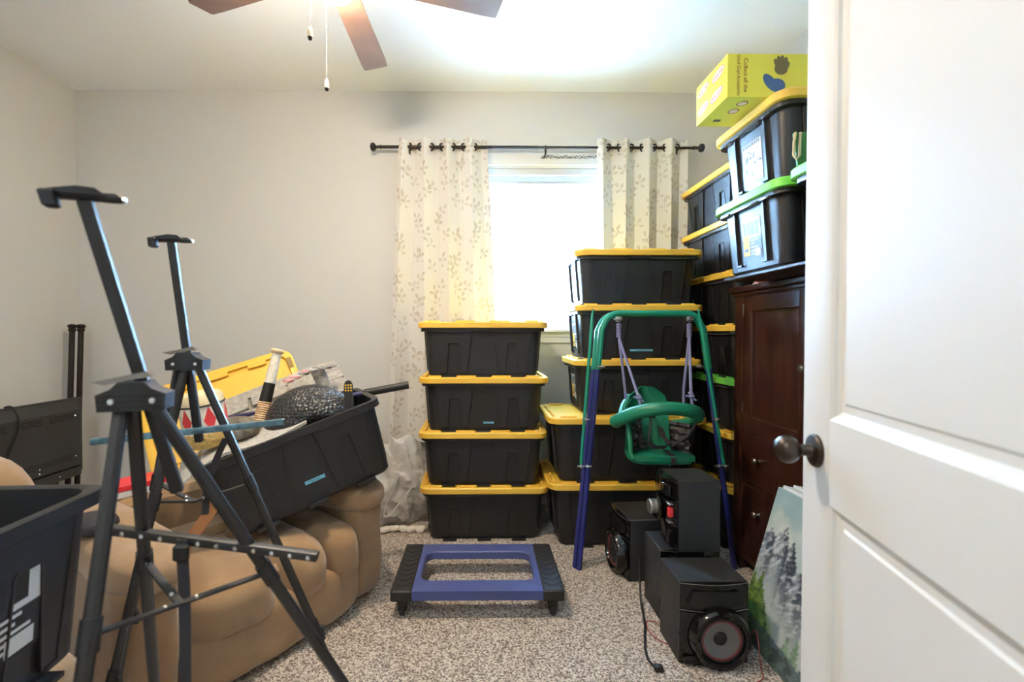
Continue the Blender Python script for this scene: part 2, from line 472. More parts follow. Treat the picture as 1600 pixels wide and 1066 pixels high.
# ------------------------------------------------------------------ ceiling fan with lamp
FX, FY = -.55, 1.80
M_fan = mat('fan_blade_walnut', S(112, 84, 68), .45, mottle=.12, mscale=9)
M_fanm = mat('fan_housing_bronze', S(60, 50, 44), .4, .6)
fan = thing('ceiling_fan', 'five-blade brown ceiling fan with lit lamp and two pull chains', 'ceiling fan', (FX, FY, 2.3))
Mf = Matrix.Translation((FX, FY, 0))
MB().lathe([(.001, ZC), (.07, ZC), (.065, ZC - .03), (.03, ZC - .06), (.015, ZC - .065), (.001, ZC - .065)][::-1], 24, M=Mf).build('canopy', M_fanm, fan)
MB().lathe([(.012, 2.74), (.012, ZC - .05)], 12, M=Mf).build('downrod', M_fanm, fan)
MB().lathe([(.001, 2.595), (.075, 2.60), (.10, 2.63), (.105, 2.69), (.09, 2.73), (.04, 2.75), (.001, 2.75)], 28, M=Mf).build('motor_housing', M_fanm, fan)
for k in range(5):
    a = math.radians(89 + 72 * k)
    Mb = Mf @ Matrix.Rotation(a, 4, 'Z') @ Matrix.Translation((0, 0, 2.61)) @ Matrix.Rotation(math.radians(-11), 4, 'X')
    mb = MB(); pts = [(.17, -.052), (.60, -.062), (.655, -.060), (.66, -.05), (.66, .05), (.655, .060), (.60, .062), (.17, .052), (.155, .03), (.155, -.03)]
    mb.prism(pts, -.004, .004, M=Mb, axes=(0, 1, 2))
    b_ = mb.build('blade', M_fan, fan)
    mi = MB().prism([(.07, -.018), (.17, -.03), (.24, -.02), (.25, 0), (.24, .02), (.17, .03), (.07, .018)], .004, .010, M=Mb, axes=(0, 1, 2))
    mi.build('blade_iron', M_fanm, b_)
MB().lathe([(.001, 2.555), (.05, 2.555), (.062, 2.575), (.06, 2.597), (.001, 2.597)], 24, M=Mf).build('light_collar', M_fanm, fan)
gl = MB().lathe([(.001, 2.495), (.03, 2.499), (.06, 2.515), (.075, 2.54), (.07, 2.556), (.001, 2.556)], 24, M=Mf)
g = gl.build('lamp_globe', emit_mat('lit_globe', (1.0, .82, .60, 1), LAMP_EMIT), fan)
for (dx, dy, z0) in ((-.035, -.035, 2.335), (-.028, .04, 2.225)):
    mb = MB(); z = 2.56
    mb.tube([(FX + dx * 1.6, FY + dy * 1.6, 2.60), (FX + dx * 1.9, FY + dy * 1.9, 2.58), (FX + dx * 1.9, FY + dy * 1.9, z0)], .0014, 6)
    ch = mb.build('pull_chain', M_steel, fan)
    fb = MB().lathe([(.001, 0), (.006, .003), (.009, .012), (.009, .03), (.0055, .045), (.002, .05)], 12, M=Matrix.Translation((FX + dx * 1.9, FY + dy * 1.9, z0 - .03)))
    for i, p in enumerate(fb.f):
        if max(fb.v[q][2] for q in p) < z0 - .03 + .0125: fb.mi[i] = 1
    fb.build('chain_pull', [mat('pull_ivory', S(214, 200, 172), .35), M_dkmetal], ch)

# ------------------------------------------------------------------ curtains and rod
RZ, RY = 2.555, YB - .085
rod = thing('curtain_rod', 'dark bronze curtain rod with turned finials above the window', 'curtain rod', (.45, RY, RZ))
MB().tube([(-.70, RY, RZ), (.40, RY, RZ), (.401, RY, RZ), (1.50, RY, RZ)], [.0115, .0115, .0095, .0095], 12).build('pole', M_dkmetal, rod)
for sx, x in ((-1, -.70), (1, 1.50)):
    Mr = Matrix.Translation((x, RY, RZ)) @ Matrix.Rotation(sx * PI / 2, 4, 'Y')
    MB().lathe([(.008, -.005), (.014, 0), (.014, .008), (.009, .012), (.012, .02), (.012, .025), (.008, .03), (.014, .038), (.026, .046), (.03, .058), (.026, .07), (.012, .077), (.001, .078)], 20, M=Mr).build('finial', M_dkmetal, rod)
for x in (-.50, .455, 1.38):
    mb = MB().tube([(x, RY - .004, RZ - .01), (x, RY - .004, RZ - .042), (x, RY + .02, RZ - .048), (x, YB - .004, RZ - .040)], .007, 8); mb.lathe([(.016, 0), (.016, .006)], 14, M=Matrix.Translation((x, YB - .007, RZ - .03)) @ Matrix.Rotation(PI / 2, 4, 'X') @ Matrix.Translation((0, 0, -.006)))
    mb.torus(.012, .004, 14, 6, M=Matrix.Translation((x, RY, RZ)) @ Matrix.Rotation(PI / 2, 4, 'Y'))
    mb.build('bracket', M_dkmetal, rod)
M_cur = curtain_mat()
def curtain(label, xt0, xt1, xb0, xb1, n, ph, seed):
    ztop, zbot = 2.612, .478
    nu, nv = n * 20, 34
    t = thing('curtain', label, 'curtain', ((xt0 + xt1) / 2, RY, zbot), group=None)
    vs = []; uvs = []
    ys = []
    arc = 0; prev = None
    for j in range(nv + 1):
        fz = j / nv; z = ztop + (zbot - ztop) * fz
        arc = 0; prev = None
        for i in range(nu + 1):
            u = i / nu
            x = (xt0 + (xt1 - xt0) * u) * (1 - fz ** .8) + (xb0 + (xb1 - xb0) * u) * fz ** .8
            wob = .35 * math.sin(u * 9 + seed) * fz + .12 * math.sin(fz * 5 + u * 20 + seed)
            amp = .033 * (1 - .12 * fz) * (1 + .25 * fz * math.sin(u * 13 + seed))
            th = 2 * PI * n * u + ph + wob
            y = RY - amp * math.sin(th)
            x += .010 * math.sin(2 * th) * min(1, fz * 3 + .4)
            if fz > .97: y += .002 * math.sin(30 * u)
            vs.append((x, y, z))
            q = Vector((x, y))
            if prev is not None: arc += (q - prev).length
            prev = q
            uvs.append((arc + seed, z))
    fs = []
    for j in range(nv):
        for i in range(nu):
            a = j * (nu + 1) + i
            fs.append((a, a + nu + 1, a + nu + 2, a + 1))
    mb = MB().add(vs, fs)
    o = mb.build('cloth', M_cur, t, angle=80)
    ul = o.data.uv_layers.new(name='UVMap')
    for lp in o.data.loops: ul.data[lp.index].uv = uvs[lp.vertex_index]
    # grommets where the cloth crosses the rod
    for k in range(2 * n + 1):
        u = (k * PI - ph) / (2 * PI * n)
        if 0.01 < u < .99:
            x = xt0 + (xt1 - xt0) * u
            MB().torus(.024, .0055, 18, 6, M=Matrix.Translation((x, RY, RZ)) @ Matrix.Rotation((.75 if k % 2 else -.75), 4, 'Z') @ Matrix.Rotation(PI / 2, 4, 'Y')).build('grommet', M_dkmetal, t)
curtain('cream leaf-print curtain hanging full length left of the window', -.575, .035, -.66, .145, 4, 0.1, 1.0)
curtain('cream leaf-print curtain right of the window behind the tall tote stack', .815, 1.46, .84, 1.44, 4, 0.1, 5.3)

# ------------------------------------------------------------------ storage totes
TM = {}
def tote_meshes(L, W, H, kind='closed'):
    key = (L, W, H, kind)
    if key in TM: return TM[key]
    sx, sy = L / .777, W / .518
    hb = (.3285 * sx, .198 * sy); ht = (.352 * sx, .222 * sy)
    zt = H - .035
    def hx(z): return hb[0] + (ht[0] - hb[0]) * z / zt
    def hy(z): return hb[1] + (ht[1] - hb[1]) * z / zt
    b = MB()
    fl = (.372 * sx, .243 * sy)
    outer = [rr(hb[0] - .012, hb[1] - .012, .03, 0), rr(hb[0], hb[1], .04, .012), rr(hx(zt - .02), hy(zt - .02), .05, zt - .02), rr(fl[0], fl[1], .055, zt - .018), rr(fl[0], fl[1], .055, zt + .012)]
    if kind == 'closed':
        b.rings(outer)
    else:
        inner = [rr(fl[0] - .012, fl[1] - .012, .05, zt + .015), rr(ht[0] - .004, ht[1] - .004, .05, zt + .010), rr(ht[0] - .006, ht[1] - .006, .048, zt - .03), rr(hb[0] - .004, hb[1] - .004, .037, .014)]
        b.rings(outer + inner)
    # moulded panels on the long sides
    z1 = zt - .018; z0 = .03
    for sg in (-1, 1):
        for cx in (-.176 * sx, .176 * sx):
            M_ = sx
            poly = [(-.109 * M_, z1), (-.080 * M_, z0), (-.043 * M_, z0), (-.029 * M_, z1 - .075), (-.024 * M_, z1 - .070), (.024 * M_, z1 - .070), (.029 * M_, z1 - .075), (.043 * M_, z0), (.080 * M_, z0), (.109 * M_, z1)]
            vs = []; n = len(poly)
            for pr in (-.004, .007):
                for (x, z) in poly: vs.append((cx + x, sg * (hy(z) + pr), z))
            fs = [tuple(range(n, 2 * n))] + [(i, (i + 1) % n, (i + 1) % n + n, i + n) for i in range(n)]
            b.add(vs, fs)
            for i in range(n - 1):      # moulded bead along the panel outline
                (xa, za), (xb, zb) = poly[i], poly[i + 1]
                b.bar((cx + xa, sg * (hy(za) + .0065), za), (cx + xb, sg * (hy(zb) + .0065), zb), .0055, .006, (0, 1, 0))
            b.box((cx - .108 * sx, min(sg * hy(z1), sg * (hy(z1) + .022)), zt - .022), (cx + .108 * sx, max(sg * hy(z1), sg * (hy(z1) + .022)), zt - .012), .002, mi=1)
        for cx in (-.207 * sx, 0, .207 * sx):      # feet
            b.box((cx - .041 * sx, min(sg * (hb[1] - .02), sg * (.227 * sy)), 0), (cx + .041 * sx, max(sg * (hb[1] - .02), sg * (.227 * sy)), .010))
        # end ribs
        for cy in (-.105 * sy, .105 * sy):
            vs = []
            for (zz, hw) in ((.035, .010), (zt - .02, .008)):
                for (yy, pr) in ((-hw, -.004), (-hw * .6, .012), (hw * .6, .012), (hw, -.004)):
                    vs.append((sg * (hx(zz) + pr), cy + yy, zz))
            b.add(vs, [(0, 1, 5, 4), (1, 2, 6, 5), (2, 3, 7, 6), (0, 3, 2, 1), (4, 5, 6, 7)])
            b.box((min(sg * hx(.03), sg * (hx(.03) + .012)), cy - .028 * (1 if cy > 0 else 0) - .005, .030), (max(sg * hx(.03), sg * (hx(.03) + .012)), cy + .028 * (0 if cy > 0 else 1) + .005, .038))
        for (y0, y1) in ((-.17, -.115), (-.095, .095), (.115, .17)):
            b.box((min(sg * hx(z1), sg * (hx(z1) + .025)), y0 * sy, zt - .022), (max(sg * hx(z1), sg * (hx(z1) + .025)), y1 * sy, zt - .012), .002, mi=1)
    tub = b.mesh('tub', [M_black, M_blackg])
    lid = {}
    if kind == 'closed':
        for nm, m in (('yellow', M_yel), ('green', M_grn)):
            l = MB(); ox, oy = L / 2, W / 2
            l.rings([rr(ox - .004, oy - .004, .062, H - .036), rr(ox, oy, .065, H - .033), rr(ox, oy, .065, H - .006), rr(ox - .006, oy - .006, .06, H), rr(ox - .026, oy - .026, .045, H), rr(ox - .028, oy - .028, .043, H - .004), rr(ox - .05, oy - .05, .03, H - .004)])
            def seg(x0, y0, x1, y1): l.box((min(x0, x1), min(y0, y1), H - .008), (max(x0, x1), max(y0, y1), H + .009), .003)
            for sg in (-1, 1):
                e = .040
                for (a, c) in ((-.330, -.252), (-.162, -.045), (.045, .162), (.252, .330)): seg(a * sx, sg * (oy - e), c * sx, sg * (oy - e + .014))
                for (a, c) in ((-.185, -.10), (-.06, .06), (.10, .185)): seg(sg * (ox - e - .004), a * sy, sg * (ox - e + .010), c * sy)
            lid[nm] = l.mesh('lid', [m])
    # paper label for an end face, at local -x, and for a long side
    def label_mesh(face, style, w, h, zc, xc=0):
        q = MB(); rnd = random.Random(style * 7 + 1)
        hh = hx if face == 'end' else hy
        def rect(u0, v0, u1, v1, mi, lift):
            pts = []
            for (u, v) in ((u0, v0), (u1, v0), (u1, v1), (u0, v1)):
                z = zc + v; d = -(hh(z) + lift)
                pts.append((d, -(xc + u), z) if face == 'end' else (xc + u, d - (.006 if face == 'side' else 0), z))
            k = len(q.v)
            q.add(pts, [(0, 1, 2, 3)], mi)
        rect(-w / 2, -h / 2, w / 2, h / 2, 0, .0008)
        if style == 1:      # line-drawing sort of label
            rect(-w / 2, h * .40, w / 2, h / 2, 0, .001)
            for i in range(9): rect(-w * .45 + i * w * .1, h * .40, -w * .45 + i * w * .1 + w * .06, h * .48, 1, .0014)
            for i in range(16):
                x = rnd.uniform(-w * .4, w * .4); z = rnd.uniform(-h * .4, h * .3); a = rnd.uniform(.02, .12)
                rect(x, z, x + w * rnd.uniform(.03, .12), z + h * a, 1, .0012 + i * .00002)
        else:
            rect(-w / 2, -h / 2, w / 2, h * .02, 1, .0011)
            for i in range(4): rect(-w * .40 + i * w * .21, h * .1, -w * .26 + i * w * .21, h * .42, 1, .0014)
            rect(-w * .46, -h * .40, -w * .12, h * .12, 2, .0016)
            rect(-w * .4, -h * .30, -w * .2, -h * .22, 1, .002)
            for i in range(5): rect(-w * .06, -h * .06 - i * h * .085, w * rnd.uniform(.15, .45), -h * .02 - i * h * .085, 0, .0016)
            rect(w * .16, -h * .46, w * .44, -h * .26, 0, .0022)
        return q.mesh('paper_label', [M_white, M_ink, M_lyel])
    TM[key] = (tub, lid, label_mesh, hx, hy)
    return TM[key]

def tote(label, M, dims=(.777, .518, .3285), lid='yellow', group=None, end_label=0, tape=None, name='storage_tote'):
    tub, lids, lm, hx, hy = tote_meshes(*dims)
    t = thing(name, label, 'storage tote', M=M, group=group)
    tb = put('tub', tub, t)
    lo = put('lid', lids[lid], t)
    if end_label:
        key = ('lab', dims, end_label)
        if key not in TM: TM[key] = lm('end', end_label, .135, .165, dims[2] * .43)
        put('paper_label', TM[key], t)
    if tape:
        x, z, w_, txt = tape
        d = -(hy(z) + .0008); h = .012
        tp = MB().add([(x - w_ / 2, -(hy(z - h / 2 - .001) + .001), z - h / 2), (x + w_ / 2, -(hy(z - h / 2 - .001) + .001), z - h / 2), (x + w_ / 2, -(hy(z + h / 2) + .001), z + h / 2), (x - w_ / 2, -(hy(z + h / 2) + .001), z + h / 2)], [(0, 1, 2, 3)])
        p = tp.build('blue_tape', M_tape, t, world=False)
        text_part(txt, .0085, M @ Matrix.Translation((x, d - .0012, z)) @ Matrix.Rotation(PI / 2, 4, 'X'), M_tape2, p)
    return t
Tr = Matrix.Translation
Rz = lambda a: Matrix.Rotation(a, 4, 'Z')
P = .3285
# stack A, by the blue dolly
for i, (lb, tp) in enumerate((
        ('bottom yellow-lidded black tote of the four-high stack, right behind the blue dolly', None),
        ('second-lowest yellow-lidded black tote of the four-high stack behind the dolly', None),
        ('second-highest tote of the four-high stack, with a short blue tape label', (.03, .052, .062, 'Decorations')),
        ('topmost yellow-lidded black tote of the four-high stack in front of the window', None))):
    tote(lb, Tr((.015 + (.004, -.003, .0, -.004)[i], 3.045 + (.0, .004, 0, .003)[i], i * P)) @ Rz(math.radians((.2, -.2, .3, .0)[i])), tape=tp, group='four-high tote stack')
# stack B, behind the swing
BW = (.924, .56, .38)
for i, lb in enumerate(('extra-wide yellow-lidded tote on the floor behind the swing and speakers', 'extra-wide yellow-lidded tote second from the floor behind the swing seat')):
    tote(lb, Tr((.852, 2.97, i * .38)), dims=BW, group='tote stack behind the swing')
for i, (lb, tp) in enumerate((
        ('yellow-lidded tote standing on the extra-wide totes, behind the swing ropes', None),
        ('yellow-lidded tote with long blue tape label behind the swing top bar', (.035, .055, .165, 'Christmas Garland / Misc')),
        ('topmost yellow-lidded tote of the stack behind the green swing, against the right curtain', None))):
    tote(lb, Tr((.945 + (0, .004, .0)[i], 3.06, .76 + i * P)), tape=tp, end_label=2, group='tote stack behind the swing')
# stack C, along the right wall behind the cabinet
CW = (.72, .48, .303)
names = ('lowest', 'sixth from the top', 'green-lidded, fifth from the top', 'fourth from the top', 'third from the top', 'second from the top', 'topmost')
for i in range(7):
    z = 0 if i == 0 else .385 + (i - 1) * .303
    lid = 'green' if i == 2 else 'yellow'
    lb = {0: 'lowest yellow-lidded tote of the right wall stack, on the carpet beside the cabinet', 1: 'yellow-lidded tote directly below the green-lidded one in the right wall stack',
          2: 'green-lidded tote in the middle of the right wall stack beside the cabinet', 3: 'yellow-lidded tote directly above the green-lidded one in the right wall stack',
          4: 'third tote from the top in the right wall stack, yellow lid', 5: 'second tote from the top in the right wall stack, yellow lid',
          6: 'topmost yellow-lidded tote of the right wall stack, beside the curtain rod end'}[i]
    tote(lb, Tr((1.615, 2.94 + (.0, .01, -.01, 0, .006, .0, .0)[i], z)) @ Rz(-PI / 2), dims=CW if i else (.72, .48, .385), lid=lid, group='right wall tote stack')
# stack D on the cabinet
CABZ = 1.49
Dz = CABZ + .014
tote('green-lidded tote with black and yellow label, on the cabinet under the labelled yellow-lidded tote', Tr((1.4685, 1.97, Dz)), dims=(.777, .518, .318), lid='green', end_label=2, group='totes on the cabinet')
tote('yellow-lidded tote under the yellow cardboard box, top of the cabinet pile', Tr((1.4685, 1.97, Dz + .318)), dims=(.777, .518, .318), lid='yellow', end_label=1, group='totes on the cabinet')
tote('green-lidded tote on the cabinet nearest the door edge', Tr((1.4685, 1.44, Dz)), dims=(.777, .518, .318), lid='green', group='totes on the cabinet')

# ------------------------------------------------------------------ wooden cabinet
CX = 1.373; CY0, CY1 = 1.36, 2.55
cab = thing('wooden_cabinet', 'dark cherry wood cabinet with panelled doors over drawers, under black totes', 'cabinet', (1.6, 1.95, 0))
b = MB()
b.box((CX, CY0, .07), (XR - .02, CY1, .10)); b.box((CX + .02, CY0, .10), (XR - .02, CY0 + .02, 1.455)); b.box((CX + .02, CY1 - .02, .10), (XR - .02, CY1, 1.455))
b.box((XR - .03, CY0, .10), (XR - .02, CY1, 1.455))
b.box((CX, CY0, .10), (CX + .022, CY0 + .075, 1.455), .003); b.box((CX, CY1 - .088, .10), (CX + .022, CY1, 1.455), .003)
b.box((CX, CY0 + .07, 1.436), (CX + .022, CY1 - .08, 1.455)); b.box((CX, CY0 + .07, .735), (CX + .022, CY1 - .08, .745)); b.box((CX, CY0 + .07, .47), (CX + .022, CY1 - .08, .482)); b.box((CX, CY0 + .07, .10), (CX + .022, CY1 - .08, .215), .003)
b.box((CX + .018, CY0 + .05, .10), (CX + .03, CY1 - .05, 1.45))
b.build('carcass', M_wood, cab)
MB().box((CX - .03, CY0 - .02, 1.462), (XR - .005, CY1 + .02, CABZ), .006).build('top', M_wood, cab)
MB().box((CX - .014, CY0 - .008, 1.442), (XR - .015, CY1 + .008, 1.462), .005).build('crown_moulding', M_wood, cab)
for y in (CY0 + .03, CY1 - .03):
    for x in (CX + .035, XR - .06): MB().box((x - .03, y - .03, 0), (x + .03, y + .03, .07), .005).build('foot', M_wood, cab)
def cknob(x, y, z, parent):
    MB().lathe([(.0005, 0), (.009, 0), (.007, .004), (.0055, .012), (.009, .018), (.0145, .022), (.0155, .028), (.011, .034), (.0005, .036)], 16, M=Tr((x, y, z)) @ Matrix.Rotation(-PI / 2, 4, 'Y')).build('knob', M_nickel, parent)
for (y0, y1, ky) in ((1.958, 2.46, 1.975), (1.44, 1.952, 1.93)):
    d = MB(); z0, z1 = .747, 1.434; x0, x1 = CX - .004, CX + .018; r_ = .068
    d.box((x0, y0, z0), (x1, y0 + r_, z1), .002); d.box((x0, y1 - r_, z0), (x1, y1, z1), .002); d.box((x0, y0 + r_, z1 - r_), (x1, y1 - r_, z1)); d.box((x0, y0 + r_, z0), (x1, y1 - r_, z0 + r_))
    do = d.build('door', M_wood, cab)
    def rg(i, x): return [(x, y0 + r_ + i, z0 + r_ + i), (x, y1 - r_ - i, z0 + r_ + i), (x, y1 - r_ - i, z1 - r_ - i), (x, y0 + r_ + i, z1 - r_ - i)]
    pm = MB().rings([rg(0, x0), rg(.008, x0 + .006), rg(.009, x0 + .011)], caps=(False, True))
    pm.build('panel', M_wood, do)
    cknob(x0, ky, 1.10, do)
    yh = y1 + .001 if y1 > 2.2 else y0 - .001
    for z in (.83, 1.34): MB().lathe([(.004, 0), (.004, .06)], 8, M=Tr((CX - .003, yh, z))).build('hinge', M_nickel, do)
for (z0, z1) in ((.484, .733), (.217, .468)):
    dr = MB().box((CX - .004, 1.44, z0), (CX + .018, 2.46, z1), .003).build('drawer', M_wood, cab)
    for y in (2.305, 1.60): cknob(CX - .004, y, (z0 + z1) / 2 + .01, dr)
# thin dark board between cabinet and totes
tag(MB().box((1.14, 1.36, CABZ), (1.84, 2.22, CABZ + .014), .003).build('flat_board', mat('dark_board', S(44, 30, 26), .5)), 'thin dark board lying on the cabinet top under the totes', 'board')
pr = MB().prism([(0, 0), (.085, .01), (.08, .07), (.005, .06)], CABZ + .0005, CABZ + .004, M=Tr((1.345, 2.29, 0)), axes=(0, 1, 2)); pr.prism([(.0, .0), (.08, .01), (.075, .03), (.0, .025)], CABZ + .004, CABZ + .012, mi=1, M=Tr((1.345, 2.3, 0)), axes=(0, 1, 2))
tag(pr.build('folded_paper', [M_white, mat('salmon_paper', S(226, 130, 104), .7)]), 'small folded salmon and white paper on the cabinet top edge', 'paper')

# yellow cardboard box on top
M_box = mat('yellow_cardboard', S(224, 210, 70), .5)
M_boxink = mat('maroon_print', S(126, 62, 40), .6)
M_pink = mat('pink_logo_print', S(196, 70, 140), .6); M_logo_w = mat('logo_white_print', S(240, 214, 196), .6); M_logo_r = mat('logo_red_print', S(176, 24, 40), .6)
BX0, BX1, BY0, BY1, BZ0 = .94, 1.60, 1.815, 2.075, Dz + .318 * 2 + .0095
BZ1 = BZ0 + .165
cb = thing('cardboard_box', 'yellow cardboard toy box lying on the highest tote beside the ceiling', 'box', ((BX0 + BX1) / 2, (BY0 + BY1) / 2, BZ0))
MB().box((BX0, BY0, BZ0), (BX1, BY1, BZ1), .0015).build('carton', M_box, cb)
fl = MB()   # end flap seams on the left end
zc_ = BZ0 + .115
for (p, q) in (((BY0 + .012, zc_ - .01), (BY1 - .012, zc_ - .01)), ((BY0 + .002, BZ0 + .05), (BY0 + .06, zc_ - .01)), ((BY1 - .002, BZ1 - .02), (BY1 - .05, zc_ - .01))):
    fl.bar((BX0 - .0003, p[0], p[1]), (BX0 - .0003, q[0], q[1]), .0016, .0016)
fl.build('flap_seam', mat('box_seam', S(190, 176, 60), .6), cb)
# text on the near face reads down the box
Mt = lambda x, z: frame((x, BY0 - .0006, z), (0, 0, -1), (1, 0, 0), (0, -1, 0))
text_part('Collect all the', .023, Mt(BX0 + .070, BZ0 + .083), M_boxink, cb)
text_part('Good Guys Accessories', .0205, Mt(BX0 + .043, BZ0 + .083), M_boxink, cb, sx=.78)
for (y, z) in ((BY0 + .072, BZ0 + .125), (BY1 - .062, BZ0 + .125), (BY0 + .085, BZ0 + .05), (BY1 - .065, BZ0 + .048)):
    Ml = frame((BX0 - .0006, y, z), (0, -1, 0), (0, 0, 1), (-1, 0, 0)) @ Matrix.Rotation(math.radians(8), 4, 'Z')
    q = MB()
    q.add([Ml @ Vector((.050 * math.cos(a * PI / 12), .019 * math.sin(a * PI / 12), 0)) for a in range(24)], [tuple(range(24))], 0)
    q.add([Ml @ Vector((.047 * math.cos(a * PI / 12), .0165 * math.sin(a * PI / 12), .0003)) for a in range(24)], [tuple(range(24))], 1)
    lg = q.build('logo', [M_pink, M_logo_w], cb)
    text_part('Good Guys', .018, Ml @ Tr((0, 0, .0006)), M_logo_r, lg, sx=.95, font_shear=.25)
def disc(cx, cz, rx, rz, y, mi, q, n=18, rot=0):
    q.add([(cx + rx * math.cos(a * 2 * PI / n) * math.cos(rot) - rz * math.sin(a * 2 * PI / n) * math.sin(rot), y, cz + rx * math.cos(a * 2 * PI / n) * math.sin(rot) + rz * math.sin(a * 2 * PI / n) * math.cos(rot)) for a in range(n)], [tuple(range(n))], mi)
q = MB(); yb_ = BY0 - .0006
for k, (dx, dz) in enumerate(((-.018, .014), (-.008, .024), (.004, .026), (.016, .020), (.022, .004))): disc(BX0 + .205 + dx, BZ0 + .115 + dz, .0085, .018, yb_ - .00005 * k, 0, q, rot=-.4 * dx / .02)
disc(BX0 + .205, BZ0 + .108, .026, .024, yb_ - .0004, 0, q)
disc(BX0 + .165, BZ0 + .055, .040, .020, yb_, 1, q, rot=-.9); disc(BX0 + .19, BZ0 + .045, .032, .026, yb_ - .0002, 1, q)
q.build('printed_shapes', [mat('mitt_brown_print', S(120, 104, 62), .6), mat('blue_print', S(74, 104, 146), .6)], cb)
q = MB()
for (x, y) in ((BX0 + .085, BY0 + .05), (BX0 + .085, BY0 + .115)):
    q.add([(x + .021 * math.cos(a * PI / 9), y + .022 * math.sin(a * PI / 9), BZ0 - .0005) for a in range(18)], [tuple(range(18))[::-1]], 0)
    q.add([(x + .017 * math.cos(a * PI / 9), y + .017 * math.sin(a * PI / 9), BZ0 - .0008) for a in range(18)], [tuple(range(18))[::-1]], 1)
q.build('printed_ovals', [M_boxink, M_logo_w], cb)
for i in range(1):
    q = MB().box((BX0 + .045, BY1 - .07, BZ0 - .0006), (BX0 + .075, BY1 - .05, BZ0 - .0002)).build('print_block', M_ink, cb)

# twine-handled green bag top behind the nearest green-lidded tote
gb = thing('gift_bag', 'flat dark green gift bag with tan twine handle on the green-lidded tote near the door', 'bag', (1.15, 1.66, Dz + .327))
gz = Dz + .327
q = MB(); q.add([(1.078, 1.665, gz + .135), (1.25, 1.655, gz + .165), (1.30, 1.64, gz + .12), (1.25, 1.64, gz), (1.10, 1.65, gz)], [(0, 1, 2, 3, 4)]); q.add([(p[0], p[1] + .006, p[2]) for p in q.v[:5]], [(4, 3, 2, 1, 0)])
q = MB().prism([(1.10, gz), (1.26, gz), (1.31, gz + .115), (1.25, gz + .133), (1.085, gz + .112)], 1.645, 1.653)
q.build('bag_panel', mat('dark_green_paper', S(54, 110, 56), .5), gb)
tw = MB().tube([(1.088, 1.641, gz + .112), (1.080, 1.636, gz + .075), (1.078, 1.634, gz + .03), (1.087, 1.632, gz + .018), (1.098, 1.634, gz + .03), (1.100, 1.636, gz + .075), (1.106, 1.641, gz + .112)], .0045, 6)
tw.build('twine_handle', mat('tan_twine', S(206, 184, 144), .9, bump=.5, bscale=200), gb)

# ------------------------------------------------------------------ blue furniture dolly
dl = thing('furniture_dolly', 'blue plastic furniture dolly with black tread ends, empty on the carpet', 'dolly', (-.015, 2.27, 0))
DXc, DY0, DY1, DZ0, DZ1 = -.015, 2.045, 2.505, .082, .123
out = [(-.288, DY0), (.288, DY0), (.288, DY1), (-.288, DY1)]
q = MB()
# frame with rounded opening: outer and inner loops bridged
hx_, y0_, y1_, rc = .262, DY0 + .098, DY1 - .082, .05
inn = rr(hx_, (y1_ - y0_) / 2, rc, 0, 5, 0, (y0_ + y1_) / 2)
oc = [(.288, DY0), (.288, DY1), (-.288, DY1), (-.288, DY0)]
def loop_at(z, grow=0):
    I = [(DXc + p[0] * (1 + grow), p[1] + (grow * .2 if p[1] > 2.27 else -grow * .2), z) for p in inn]
    O = []
    for k in range(4):
        for i in range(5): O.append((DXc + oc[k][0], oc[k][1], z))
    return O, I
Ot, It = loop_at(DZ1); Ot2, It2 = loop_at(DZ1 - .006); Ob, Ib = loop_at(DZ0)
It_b = [(DXc + (p[0] - DXc) * 1.02, p[1] + (.006 if p[1] > 2.27 else -.006), DZ1) for p in It]
n = 20
vs = Ot + It_b + It2 + Ib + Ob
fs = []
for a, b_ in ((0, 1), (1, 2), (2, 3), (3, 4), (4, 0)):
    for i in range(n):
        j = (i + 1) % n
        f = [a * n + i, a * n + j, b_ * n + j, b_ * n + i]
        fs.append(tuple(f))
q.add(vs, fs)
q.build('deck_frame', M_blue, dl, angle=40)
for sg in (-1, 1):
    q = MB(); x0, x1 = DXc + sg * .286, DXc + sg * .381
    q.box((min(x0, x1), DY0 - .003, DZ0 - .006), (max(x0, x1), DY1 + .003, DZ1 + .003), .006)
    xc = (x0 + x1) / 2
    for i in range(9):
        y = DY0 + .05 + i * .046
        for s2 in (-1, 1):
            q.bar((xc + s2 * .034, y + .018, DZ1 + .003), (xc + s2 * .004, y - .010, DZ1 + .003), .009, .005)
    pad = q.build('tread_pad', M_rubber, dl)
    for y in (DY0 + .035, DY1 - .04):
        c = MB().lathe([(.001, .074), (.026, .074), (.024, .055), (.018, .035), (.001, .034)], 14, M=Tr((xc, y, 0)))
        c.lathe([(.001, -.011), (.0225, -.011), (.025, -.007), (.025, .007), (.0225, .011), (.001, .011)], 16, M=Tr((xc, y, .025)) @ Matrix.Rotation(PI / 2, 4, 'Y'))
        c.bar((xc - .016, y, .05), (xc - .013, y, .02), .004, .014); c.bar((xc + .016, y, .05), (xc + .013, y, .02), .004, .014)
        c.build('caster', M_rubber, dl)

